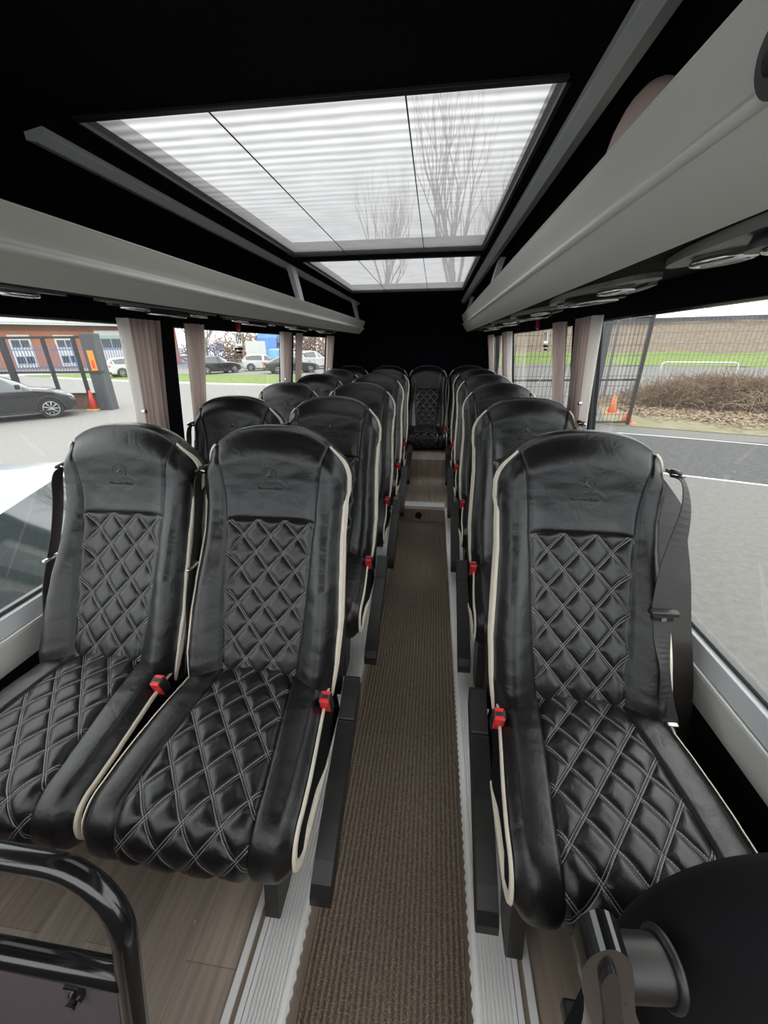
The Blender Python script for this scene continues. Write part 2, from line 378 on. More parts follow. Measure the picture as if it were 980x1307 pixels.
# floor of the aisle + carpet
b = MB(); b.box((-.30, Y0, -.05), (.20, 3.06, -.004), 'dark_groove'); struct(b.build('floor_aisle'), 'dark base of the sunken aisle under the carpet', 'floor')
b = MB()
nx, ny = 4, 60
b.box((-.2485, Y0, -.004), (.1355, 3.035, .004), 'ribbed_carpet')
tag(b.build('aisle_carpet', bevel=.001), 'brown ribbed carpet runner along the sunken aisle between the seats', 'carpet')
b = MB()
b.box((CX-1.03, Y0, .06), (-.375, 3.9, HS), 'vinyl_wood'); b.box((.238, Y0, .06), (CX+1.03, 3.9, HS), 'vinyl_wood')
b.box((-.375, 3.05, 0.0), (.238, 3.9, HS), 'vinyl_wood')
struct(b.build('floor', normals=True), 'grey-brown wood-look vinyl floor under the seats', 'floor')
b = MB(); b.box((CX-1.03, 3.9, .0), (CX+1.03, Y1, .31), 'vinyl_wood'); struct(b.build('floor_rear_platform', bevel=.003), 'raised wood-look platform under the rear bench seats', 'floor')
b = MB(); b.box((CX-1.03, Y0, -.05), (-.255, 3.06, .06), 'dark_groove'); b.box((.145, Y0, -.05), (CX+1.03, 3.06, .06), 'dark_groove'); struct(b.build('floor_platform_base'))
# brown skirting of the step sides
b = MB(); b.box((-.268, Y0, .0), (-.2485, 3.035, .128), 'vinyl_wood'); b.box((.1355, Y0, .0), (.16, 3.035, .128), 'vinyl_wood'); struct(b.build('trim_1'))
# ridged aluminium tread strips
def tread(name, xa, xb, sgn, label):
    """xa is the aisle edge; sgn the outward direction"""
    root = empty(name, ((xa+xb)/2, 1.0, HS)); ox, oy, oz = root.location
    b = MB(); w_ = abs(xb-xa); prof = []
    # profile in (x,z): nosing, ridges
    prof = [(0, -.006), (0, .004), (.010, .006)]
    x = .014
    while x < .078:
        prof += [(x, .0058), (x+.001, -.0012), (x+.0036, -.0012), (x+.0046, .0058)]; x += .0085
    prof += [(.086, .006), (.086, -.004), (.004, -.004), (.004, -.006)]
    b.extrude([(xa+sgn*px-ox, pz) for px, pz in prof], 1, Y0-oy, 3.04-oy, 'aluminium'); b.build('ridged_tread', root)
    b = MB()
    b.box((min(xa+sgn*.088, xa+sgn*.100)-ox, Y0-oy, -.001), (max(xa+sgn*.088, xa+sgn*.100)-ox, 3.04-oy, .007), 'aluminium')
    b.box((min(xa+sgn*.112, xa+sgn*.128)-ox, Y0-oy, -.001), (max(xa+sgn*.112, xa+sgn*.128)-ox, 3.04-oy, .007), 'aluminium')
    b.box((min(xa+sgn*.100, xa+sgn*.112)-ox, Y0-oy, -.001), (max(xa+sgn*.100, xa+sgn*.112)-ox, 3.04-oy, .0015), 'track_beige')
    b.build('seat_track', root, bevel=.0008)
    b = MB(); y = Y0
    # scalloped white edge facing the carpet
    pts = []
    n = int((3.03-Y0)/.011)
    for i in range(n):
        yy = Y0 + i*.011; pts.append((xa-sgn*(.0018 if i % 2 else .0062)-ox, yy-oy))
    pts += [(xa+sgn*.002-ox, pts[-1][1]), (xa+sgn*.002-ox, Y0-oy)]
    b.extrude(pts, 2, -.004, .0045, 'white_paint_and_highlight'); b.build('serrated_edging', root)
    tag(root, label, 'floor trim', None)
tread('aluminium_step_trim', -.25, -.378, -1, 'ridged aluminium edging on the double-seat side of the carpet')
tread('aluminium_step_trim', .137, .24, 1, 'ridged aluminium edging on the single-seat side of the carpet')
# rear step nosing
root = empty('step_nosing', (-.055, 3.10, HS)); b = MB()
b.extrude([(-.055, -.022), (-.055, .004), (-.05, .006), (.05, .006), (.05, .0), (-.05, .0), (-.05, -.022)], 0, -.19, .19, 'aluminium'); b.build('nosing', root)
b = MB()
for i in range(15): b.cyl((-.175+i*.025, .03, .0068), .004, .003, 2, 'dark_groove', 10)
b.build('grip_studs', root)
tag(root, 'white metal nosing with studs on the step at the end of the aisle', 'step nosing')
b = MB(); b.box((-.255, 3.037, .0), (.145, 3.05, .108), 'vinyl_wood'); struct(b.build('trim_2'))
root = empty('floor_vent', (-.085, 3.034, .056)); b = MB(); b.cyl((0, 0, 0), .030, .006, 1, 'drain_black'); b.torus((0, -.004, 0), .026, .004, (0, 1, 0), 'drain_black'); b.build('rim', root)
b = MB(); b.cyl((0, -.006, 0), .012, .014, 1, 'glossy_black'); b.build('knob', root)
tag(root, 'round black fitting on the wood step riser at the end of the aisle', 'fitting')

# side walls: lower trim, sill, pillars, header
# y-ranges of window openings
WIN = {'left': [(-.47, 1.60), (1.79, 3.22), (3.40, 4.62)], 'right': [(-.47, 1.93), (2.16, 3.98), (4.12, 5.05)]}
for side, sg in (('left', -1), ('right', 1)):
    b = MB(); X = lambda z, e=0.: CX + sg*(hw(z)+e)
    # lower wall
    b.extrude([(X(.1), -.1), (X(.1), .47), (X(.1, .06), .47), (X(.1, .06), -.1)], 1, Y0, Y1, 'black_fabric')
    # header above the windows
    b.extrude([(X(ZW1), ZW1), (X(1.60, -.02), 1.58), (X(1.60, .06), 1.60), (X(ZW1, .06), ZW1)], 1, Y0, Y1, 'headliner')
    edges = [Y0] + [y for w_ in WIN[side] for y in w_] + [Y1]
    for i in range(0, len(edges), 2):
        ya, yb = edges[i], edges[i+1]
        b.extrude([(X(ZW0), ZW0-.02), (X(ZW1), ZW1), (X(ZW1, .055), ZW1), (X(ZW0, .055), ZW0-.02)], 1, ya, yb, 'headliner')
    struct(b.build('wall_'+side), 'black fabric lined side wall with window pillars', 'wall')
    # sill: grey aluminium-look ledge in two steps
    root = empty('window_ledge', (X(.6), 1.5, .55)); ox, oy, oz = root.location
    b = MB(); b.extrude([(X(.6, .045)-ox, ZW0-oz), (X(.6, .0)-ox, ZW0-oz), (X(.6, -.008)-ox, .585-oz), (X(.6, .045)-ox, .585-oz)], 1, Y0-oy, Y1-oy-.02, 'sill_grey'); b.build('upper_ledge', root, bevel=.002)
    b = MB(); b.extrude([(X(.6, .045)-ox, .583-oz), (X(.6, -.010)-ox, .583-oz), (X(.6, -.016)-ox, .575-oz), (X(.6, .0)-ox, .47-oz), (X(.6, .045)-ox, .47-oz)], 1, Y0-oy, Y1-oy-.02, 'rack_grey'); b.build('lower_ledge', root, bevel=.002)
    b = MB(); b.extrude([(X(.6, -.0125)-ox, .586-oz), (X(.6, -.0165)-ox, .584-oz), (X(.6, -.0165)-ox, .579-oz), (X(.6, -.0125)-ox, .577-oz)], 1, Y0-oy, Y1-oy-.02, 'white_paint_and_highlight'); b.build('bead', root)
    tag(root, 'grey stepped ledge below the windows on the %s side' % ('double-seat' if side == 'left' else 'single-seat'), 'window ledge')
    # windows: black rubber frame + pane
    for k, (ya, yb) in enumerate(WIN[side]):
        root = empty('window_%d' % (k+1+(3 if side == 'right' else 0)), (X(1.0, .03), (ya+yb)/2, ZW0)); ox, oy, oz = root.location; struct(root)
        e = .03; b = MB(); fr = .014
        q0 = lambda z, d: (X(z, d)-ox, 0, z-oz)
        def ribbon(y0, y1, z0, z1, mname, d0=.018, d1=.034):
            vs = []
            for yy in (y0, y1):
                for z_, d in ((z0, d0), (z0, d1), (z1, d1), (z1, d0)): vs.append((X(z_, d)-ox, yy-oy, z_-oz))
            b.add(vs, [(0, 1, 2, 3), (4, 7, 6, 5), (0, 4, 5, 1), (1, 5, 6, 2), (2, 6, 7, 3), (3, 7, 4, 0)], mname)
        ribbon(ya, yb, ZW0-.004, ZW0+fr, 'glossy_black'); ribbon(ya, yb, ZW1-fr*.4, ZW1+.004, 'glossy_black')
        ribbon(ya-.002, ya+fr, ZW0, ZW1, 'glossy_black'); ribbon(yb-fr, yb+.002, ZW0, ZW1, 'glossy_black')
        b.build('window_frame', root)
        b = MB(); ribbon(ya, yb, ZW0, ZW1, 'window_glass', .027, .0272)
        # a single sheet
        b = MB(); b.add([(X(ZW0, .027)-ox, ya-oy, ZW0-oz), (X(ZW0, .027)-ox, yb-oy, ZW0-oz), (X(ZW1, .027)-ox, yb-oy, ZW1-oz), (X(ZW1, .027)-ox, ya-oy, ZW1-oz)], [(0, 1, 2, 3)], 'window_glass')
        b.build('glass_pane', root)
# rear wall
b = MB(); b.box((CX-1.05, Y1, .0), (CX+1.05, Y1+.05, 1.95), 'headliner'); struct(b.build('wall_rear'), 'black fabric lined rear wall behind the bench seats', 'wall')
# front bulkhead: sides and lower dash, windscreen opening between them
b = MB(); b.box((CX-1.05, Y0-.05, -.1), (CX+1.05, Y0, .95), 'bulkhead_brown'); b.box((CX-1.05, Y0-.05, 1.80), (CX+1.05, Y0, 1.95), 'headliner')
struct(b.build('wall_front'))
# ceiling
ZC = 1.85
SKX0, SKX1 = -.785, .225
SK = [(1.0, 2.385), (2.535, 3.97)]
b = MB()
for (ya, yb) in ((Y0, SK[0][0]), (SK[0][1], SK[1][0]), (SK[1][1], Y1)): b.box((SKX0, ya, ZC), (SKX1, yb, ZC+.06), 'headliner')
b.box((SKX0-.04, Y0, ZC), (SKX0, Y1, ZC+.06), 'headliner'); b.box((SKX1, Y0, ZC), (SKX1+.04, Y1, ZC+.06), 'headliner')
for sg, xe in ((-1, SKX0-.04), (1, SKX1+.04)):
    poly = [(xe, ZC), (xe+sg*.10, 1.835), (xe+sg*.20, 1.80), (xe+sg*.30, 1.73), (CX+sg*.925, 1.60), (CX+sg*.99, 1.60), (xe+sg*.34, 1.80), (xe+sg*.2, 1.88), (xe, ZC+.06)]
    b.extrude(poly, 1, Y0, Y1, 'headliner')
struct(b.build('ceiling'), 'black fabric headliner around the roof glass', 'ceiling')
# skylights
for k, (ya, yb) in enumerate(SK):
    root = empty('skylight', ((SKX0+SKX1)/2, (ya+yb)/2, ZC)); ox, oy, oz = root.location
    b = MB(); zt = ZC+.014; ins = .012
    A = [(SKX0, ya), (SKX1, ya), (SKX1, yb), (SKX0, yb)]; B_ = [(SKX0+ins, ya+.005), (SKX1-ins, ya+.005), (SKX1-ins, yb-.005), (SKX0+ins, yb-.005)]
    vs = [(x-ox, y-oy, 0.001) for x, y in A] + [(x-ox, y-oy, zt-oz) for x, y in B_]
    b.add(vs, [(i, (i+1) % 4, 4+(i+1) % 4, 4+i) for i in range(4)], 'psu_grey'); b.build('well_lining', root)
    b = MB()
    for (x0, y0, x1, y1) in ((SKX0-.006, ya-.012, SKX1+.006, ya+.004), (SKX0-.006, yb-.004, SKX1+.006, yb+.012), (SKX0-.006, ya-.012, SKX0+.004, yb+.012), (SKX1-.004, ya-.012, SKX1+.006, yb+.012)):
        b.box((x0-ox, y0-oy, -.006), (x1-ox, y1-oy, .004), 'black_plastic')
    b.build('frame', root, bevel=.001)
    b = MB(); b.add([(x-ox, y-oy, zt-oz) for x, y in [(SKX0+.01, ya), (SKX1-.01, ya), (SKX1-.01, yb), (SKX0+.01, yb)]], [(0, 1, 2, 3)], 'skylight_blind')
    g = b.build('glass_pane', root); g.data.transform(Matrix.Translation((ox, oy, 0))); g.location = (-ox, -oy, 0)
    for xx in ((-.50, -.08) if k == 0 else (-.47, -.09)):
        b = MB(); b.tube([(xx-ox, ya-oy, zt-oz-.004), (xx-ox, yb-oy, zt-oz-.004)], .0018, 'fence_black', 6); b.build('blind_cord', root)
    tag(root, ['large roof skylight with striped translucent glass above the first seats', 'smaller looking rear roof skylight beyond the black crossbar'][k], 'skylight')
# grey strips beside the skylight
for sg, xa, xb, ya, lab in ((-1, -.868, -.915, 1.0, 'grey trim strip along the roof on the double-seat side'), (1, .262, .312, -.3, 'grey trim strip along the roof on the single-seat side')):
    b = MB(); xm = (xa+xb)/2
    b.extrude([(xa, 1.832), (xm, 1.818), (xb, 1.822), (xb, 1.85), (xa, 1.85)], 1, ya, 4.85, 'strip_grey')
    o = b.build('ceiling_trim_strip', bevel=.002); tag(o, lab, 'trim strip')
# luggage racks
def rack(sg, name_side, dl, db, dbt):
    root = empty('luggage_rack', (CX+sg*.56, 2.0, 1.54)); ox, oy, oz = root.location
    ya, yb = -.46, 4.72
    P = lambda o, z: (CX+sg*o-ox, z-oz)
    prof = [(.530, 1.676+dl), (.538, 1.652+dl*.8+db*.2), (.550, 1.630+dl*.4+db*.6), (.556, 1.615+db), (.552, 1.606+db)]
    def strip(pts, thick, m, name, y0=ya, y1=yb, bev=0.):
        b = MB(); n = len(pts); back = [(o+thick, z+.004) for o, z in pts][::-1]
        b.extrude([P(o, z) for o, z in pts+back], 1, y0-oy, y1-oy, m, True); o = b.build(name, root)
        o.modifiers.new('es', 'EDGE_SPLIT').split_angle = R(35); return o
    strip(prof, .010, 'rack_grey', 'upper_lip')
    b = MB(); b.extrude([P(.548, 1.606+db), P(.541, 1.600+db), P(.540, 1.594+db), P(.548, 1.588+db), P(.56, 1.590+db), P(.56, 1.606+db)], 1, ya-oy, yb-oy, 'white_paint_and_highlight', True); b.build('bead', root)  # white colour paints in the highlight running along this bead
    strip([(.550, 1.589+db), (.560, 1.572+db*.7), (.580, 1.548+dbt), (.606, 1.530+dbt)], .010, 'rack_grey', 'lower_fascia')
    # shelf floor and underside
    b = MB(); b.extrude([P(.606, 1.530+dbt), P(.640, 1.530+dbt), P(.905, 1.560), P(.905, 1.575), P(.60, 1.55)], 1, ya-oy, yb-oy, 'black_fabric'); b.build('shelf', root)
    b = MB(); b.extrude([P(.530, 1.677+dl), P(.5275, 1.6785+dl), P(.530, 1.681+dl), P(.536, 1.679+dl), P(.538, 1.67+dl)], 1, ya-oy, yb-oy, 'white_paint_and_highlight', True); b.build('edge_bead', root)  # bright lip edge is a highlight put into the colour
    # rounded end
    b = MB(); b.extrude([P(.530, 1.676+dl), P(.552, 1.63+db), P(.556, 1.60+db), P(.58, 1.548+dbt), P(.606, 1.53+dbt), P(.80, 1.545), P(.80, 1.60), P(.57, 1.66)], 1, yb-oy-.004, yb-oy+.012, 'rack_grey'); b.build('end_cap', root, bevel=.005)
    # posts to the ceiling
    for y in ((2.52, 4.4) if True else ()):
        b = MB(); a0 = P(.545, 1.655+dl); a1 = P(.600, 1.835)
        b.extrude([(a0[0], a0[1]), (a1[0]-sg*.012, a1[1]), (a1[0]+sg*.02, a1[1]), (a0[0]+sg*.022, a0[1])], 1, y-oy, y-oy+.085, 'sill_grey'); b.build('bracket', root, bevel=.006)
    tag(root, 'long pale grey overhead luggage rack above the %s windows' % name_side, 'luggage rack')
rack(-1, 'double-seat side', -.032, -.022, -.008); rack(1, 'single-seat side', .010, .008, .0)
# passenger service units under the racks
def psu():
    root = empty('reading_light_panel'); L, W = .23, .068
    b = MB(); pts = []
    for k in range(40):
        th = 2*PI*k/40; cc, ss = math.cos(th), math.sin(th)
        pts.append((W*math.copysign(abs(cc)**.7, cc), L*math.copysign(abs(ss)**1.25, ss)))
    b.extrude(pts, 2, -.008, .004, 'psu_grey'); b.build('base_plate', root, bevel=.003)
    for s2 in (-1, 1):
        b = MB(); b.cyl((-.008, s2*.135, -.010), .030, .010, 2, 'psu_grey'); b.torus((-.008, s2*.135, -.014), .029, .004, (0, 0, 1), 'chrome')
        r_ = b.build('reading_light', root)
        b = MB(); b.cyl((-.008, s2*.135, -.0165), .021, .006, 2, 'lamp_clear'); b.build('lens', r_)
    b = MB(); b.cyl((.0, 0, -.013), .062, .016, 2, 'black_plastic', 32, .056); b.torus((0, 0, -.022), .047, .0032, (0, 0, 1), 'chrome', 36); v = b.build('air_vent', root)
    b = MB(); b.cyl((0, 0, -.022), .030, .006, 2, 'glossy_black')
    for k in range(6):
        th = PI*k/6; b.tube([(.046*math.cos(th), .046*math.sin(th), -.021), (-.046*math.cos(th), -.046*math.sin(th), -.021)], .002, 'black_plastic', 6)
    b.build('vent_blades', v)
    # perforated speaker grille
    b = MB(); nseg = 16; vs = []; fs = []
    pts = [(.056+.026*math.sin(PI*k/nseg), -.15+.30*k/nseg) for k in range(nseg+1)] + [(.040, .15), (.040, -.15)]
    b.extrude(pts, 2, -.014, -.004, 'psu_grey'); b.build('speaker_grille', root, bevel=.003)
    return root
p0 = psu(); k = 0
for sg, side in ((1, 'single-seat side'), (-1, 'double-seat side')):
    for i in range(5):
        o = p0 if k == 0 else copy_tree(p0); k += 1
        y = (.575 if sg > 0 else .73) + .735*i
        o.location = (CX+sg*(.700 if sg > 0 else .715), y, 1.5362); o.rotation_euler = (0, -sg*R(6.5) if sg > 0 else R(6.5), 0 if sg > 0 else 0)
        o.scale = (1.3, 1.3, 1.3)
        if sg < 0: o.scale = (-1.3, 1.3, 1.3); o.rotation_euler = (0, R(6.5), 0)
        words = ['nearest', 'second', 'third', 'fourth', 'rearmost'][i]
        tag(o, 'round air vent and reading lights under the %s rack, %s of five' % (side, words), 'overhead panel', 'light and vent panels under the racks')
# emergency hammers
for i, (sg, y, lab) in enumerate(((-1, 2.38, 'small red emergency hammer above the double-seat side middle window'), (1, 2.78, 'small red emergency hammer above the single-seat side middle window'))):
    root = empty('emergency_hammer', (CX+sg*(hw(1.53)-.015), y, 1.52)); b = MB(); b.box((-.012, -.010, -.03), (.012, .010, .03), 'hammer_red'); b.box((-.012, -.03, .018), (.012, .03, .03), 'hammer_red'); b.build('handle', root, bevel=.003)
    b = MB(); b.cyl((0, -.035, .024), .005, .014, 1, 'chrome', 10, .002); b.cyl((0, 0, -.033), .004, .006, 2, 'lamp_clear', 10); b.build('hammer_tip', root)
    tag(root, lab, 'hammer', 'emergency hammers')
# stickers on the glass
def text_obj(name, txt, size, parent, loc, rot, m, ext=.0006, align='CENTER'):
    cu = bpy.data.curves.new(name, 'FONT'); cu.body = txt; cu.size = size; cu.extrude = ext; cu.align_x = align; cu.align_y = 'CENTER'; cu.resolution_u = 3
    cu.materials.append(M[m]); o = bpy.data.objects.new(name, cu); C.objects.link(o)
    dg = bpy.context.evaluated_depsgraph_get(); me = bpy.data.meshes.new_from_object(o.evaluated_get(dg)); me.materials.clear(); me.materials.append(M[m])
    bpy.data.objects.remove(o); o = bpy.data.objects.new(name, me); C.objects.link(o); o.parent = parent; o.location = loc; o.rotation_euler = rot
    return o
for sg, y, txt, lab in ((-1, 2.46, '09', 'small white number sticker on the double-seat side window glass'), (1, 2.74, '08', 'small white number sticker on the single-seat side window glass')):
    x = CX+sg*(hw(1.44)+.022)
    root = empty('number_sticker', (x, y, 1.44)); root.rotation_euler = (0, -sg*math.atan(.124), 0)
    b = MB(); b.add([(0, -.046, -.037), (0, .046, -.037), (0, .046, .037), (0, -.046, .037)], [(0, 1, 2, 3)], 'sticker_white'); b.build('backing', root)
    text_obj('number', txt, .075, root, (-sg*.002, 0, .0), (R(90), 0, R(90) if sg < 0 else R(-90)), 'fence_black')
    b = MB()
    b.box((-.0007, -.055, -.058), (.0007, .055, -.046), 'fence_black'); b.box((-.0007, -.04, -.078), (.0007, .04, -.068), 'fence_black'); b.build('caption_bars', root)
    tag(root, lab, 'sticker', 'number stickers on the windows')

# things on the single-seat side rack near the camera
b = MB(); n = 14; vs = []; fs = []
for i in range(n+1):
    for j in range(25):
        th = PI*i/n; ph = 2*PI*j/24; vs.append((.042*math.copysign(abs(math.sin(th)*math.cos(ph))**.8, math.cos(ph)), -.135*math.cos(th), .128*math.copysign(abs(math.sin(th)*math.sin(ph))**.8, math.sin(ph))))
for i in range(n):
    for j in range(24): fs.append((i*25+j, i*25+j+1, (i+1)*25+j+1, (i+1)*25+j))
b.add(vs, fs, 'bag_beige', True); o = b.build('rolled_pouch', loc=(.362, .985, 1.692)); tag(o, 'pinkish beige rounded pouch lying in the single-seat side rack', 'pouch')
root = empty('rack_bumper', (.296, .482, 1.622)); b = MB(); b.cyl((-.012, 0, 0), .028, .02, (1, 0, .25), 'black_plastic', 28, .032); b.build('rubber_disc', root, bevel=.004); b = MB(); b.cyl((-.024, 0, -.003), .012, .006, (1, 0, .25), 'glossy_black', 20); b.build('screw_cap', root)
tag(root, 'round black knob on the fascia of the single-seat side rack near the camera', 'knob')
#CURT
# curtains
def curtain(y0t, y1t, y0b, y1b, sg, lab, nf=5, edge=0, ztop=1.50, zbot=.70, depth=.016, grp='curtains by the window pillars', off=.035):
    """edge: +1 pale hem on the high-y side, -1 on the low-y side"""
    yc = (y0t+y1t)/2; root = empty('curtain', (CX+sg*(hw(1.1)-off), yc, ztop)); ox, oy, oz = root.location
    n = nf*12; nz_ = 14; hem = .15
    def grid(u0, u1, m, name, par):
        b = MB(); vs = []; fs = []; cols = max(6, int(n*(u1-u0)))
        for i in range(nz_+1):
            t = i/nz_; z = ztop + (zbot-ztop)*t
            for j in range(cols+1):
                u = u0+(u1-u0)*j/cols
                tie = 1 - .12*math.sin(PI*t)
                ya, yb = y0t+(y0b-y0t)*t, y1t+(y1b-y1t)*t; ym = (ya+yb)/2
                y = ym + (ya+(yb-ya)*u-ym)*tie
                d = depth*(math.sin(u*nf*2*PI)+.35*math.sin(u*nf*4.3*PI+1+t*1.5))
                vs.append((CX+sg*(hw(z)-off+d)-ox, y-oy, z-oz))
        for i in range(nz_):
            for j in range(cols): fs.append((i*(cols+1)+j, i*(cols+1)+j+1, (i+1)*(cols+1)+j+1, (i+1)*(cols+1)+j))
        b.add(vs, fs, m, True); o = b.build(name, par); return o
    if edge > 0: grid(0, 1-hem, 'curtain', 'cloth', root); grid(1-hem, 1, 'curtain_edge', 'pale_hem', root)
    elif edge < 0: grid(hem, 1, 'curtain', 'cloth', root); grid(0, hem, 'curtain_edge', 'pale_hem', root)
    else: grid(0, 1, 'curtain', 'cloth', root)
    if edge:
        t = .42; yy = (y0t+(y0b-y0t)*t+.02) if edge < 0 else (y1t+(y1b-y1t)*t-.02); z = ztop+(zbot-ztop)*t
        b = MB(); b.cyl((CX+sg*(hw(z)-off-.03)-ox, yy-oy, z-oz), .009, .012, 0, 'chrome', 14); b.build('press_stud', root)
    tag(root, lab, 'curtain', grp)
curtain(1.42, 1.63, 1.44, 1.62, -1, 'widest taupe pleated curtain by the first double-seat side pillar', 6, -1)
curtain(1.83, 1.97, 1.83, 1.93, -1, 'taupe curtain behind the first pillar on the double-seat side', 3, 0)
curtain(3.02, 3.24, 3.04, 3.24, -1, 'taupe curtain with pale hem before the second double-seat side pillar', 4, -1)
curtain(3.38, 3.50, 3.38, 3.50, -1, 'narrow taupe curtain just behind the second double-seat side pillar', 2, 0)
curtain(4.38, 4.64, 4.40, 4.64, -1, 'rearmost taupe curtain with pale hem on the double-seat side', 3, -1)
curtain(1.72, 1.97, 1.86, 2.10, 1, 'slanting taupe curtain with pale hem at the first single-seat side pillar', 5, -1)
curtain(2.16, 2.34, 2.14, 2.30, 1, 'dark taupe curtain just behind the first single-seat side pillar', 3, 0)
curtain(3.62, 4.02, 3.66, 4.06, 1, 'taupe curtain with pale hem before the second single-seat side pillar', 5, -1)
curtain(4.72, 5.08, 4.76, 5.08, 1, 'rearmost pale curtain on the single-seat side', 3, -1)

#SEATS
# ================================================================== seats
OY, OZ = .65, HS       # local origin of a seat in first-row coordinates
LEAN = Vector((0, -.87, .49))
def quiltf(a, c_):
    f = lambda t: 1-(1-abs(math.sin(PI*t)))**2.3
    return f(a)*f(c_)
def backrest_grid():
    nq, n1, n2 = 128, 132, 60
    YC = [(.44, .765), (.52, .80), (.60, .850), (.70, .912), (.80, .972), (.91, 1.028), (1.0, 1.050), (1.08, 1.055), (1.19, 1.068)]
    def yc(z):  # smoothed table
        return (interp(z-.03, YC)+interp(z, YC)+interp(z+.03, YC))/3
    WT = [(.44, .216), (.55, .228), (.65, .232), (.75, .226), (.86, .219), (.95, .222), (1.02, .228), (1.2, .229)]
    def us(z): return interp(z, [(.44, .48), (.60, .52), (.91, .635), (.97, .64), (1.03, .66), (1.08, .70), (1.12, .76), (1.2, .82)])
    ztop, zc = 1.178, .982
    P = {}; UV = {}; info = {}
    for i in range(nq+1):
        q = -1+2*i/nq
        for j in range(n1+n2+1):
            # first pass to know z, needs u
            def umap(z):
                s_ = us(z); a = abs(q)
                uu = a/.5*s_ if a <= .5 else s_+(a-.5)/.5*(1-s_)
                return math.copysign(uu, q)
            if j <= n1: z = .44+(.91-.44)*j/n1; u = umap(z)
            else:
                t = (j-n1)/n2; z = .91+.2*t
                for _ in range(12):
                    u = umap(z); zt = zc+(ztop-zc)*max(0, 1-abs(u)**2.4)**(1/2.4); z = .91+(zt-.91)*t
            u = umap(z); W_ = interp(z, WT); x = u*W_
            au = abs(u); edge = sstep(.80, 1.0, au)**1.5
            Bz = interp(z, [(.44, .03), (.55, .05), (.75, .055), (.90, .032), (1.0, .012), (1.1, .0)])
            bol = Bz*sstep(.42, .80, au)
            tt = 0 if j <= n1 else (j-n1)/n2
            top = sstep(.62, 1.0, tt)**2
            y = yc(z) - bol + edge*(.035+Bz*.35) + top*.035
            p = Vector((x, y, z))
            d = 0.
            s_ = us(z)
            d -= .006*math.exp(-((au-s_)/.022)**2)            # seam between panel and bolster
            if au < s_ and z < .93: d -= .004*math.exp(-((z-.91)/.006)**2)
            if z > .91 and au < s_: d += .007*(1-(au/s_)**2)*(1-tt)       # padded head panel
            qa, qb = x/.086, (z-.91)/.0975/ .93
            A_, B2 = qa+qb+.5, qa-qb+.5
            if au < s_ and z < .912:
                k = sstep(0, .12, (s_-au))*sstep(0, .012, .912-z)
                d += .0082*(quiltf(A_, B2)-.35)*k
            else:  # soft wrinkles in the plain leather
                d += .0016*mnoise.noise(Vector((x*14, z*30, 3.)))
            p += LEAN*d
            P[i, j] = p; UV[i, j] = (qa+.0, qb+.5) ; info[i, j] = (u, z, tt)
    return P, UV, nq, n1, n2, yc
BP, BUV, NQ, N1, N2, BYC = backrest_grid()
def sub(b, rng_i, rng_j, P, UV, m):
    idx = {}; vs = []; uvs = []; fs = []
    for i in rng_i:
        for j in rng_j:
            idx[i, j] = len(vs); vs.append(P[i, j]); uvs.append(UV[i, j])
    ri, rj = list(rng_i), list(rng_j)
    for a in range(len(ri)-1):
        for c2 in range(len(rj)-1):
            fs.append((idx[ri[a], rj[c2]], idx[ri[a+1], rj[c2]], idx[ri[a+1], rj[c2+1]], idx[ri[a], rj[c2+1]]))
    base = len(b.v); b.add(vs, fs, m, True)
    if b.uv is None: b.uv = [(0, 0)]*base
    b.uv += uvs
def lc(p): return (p[0], p[1]-OY, p[2]-OZ)
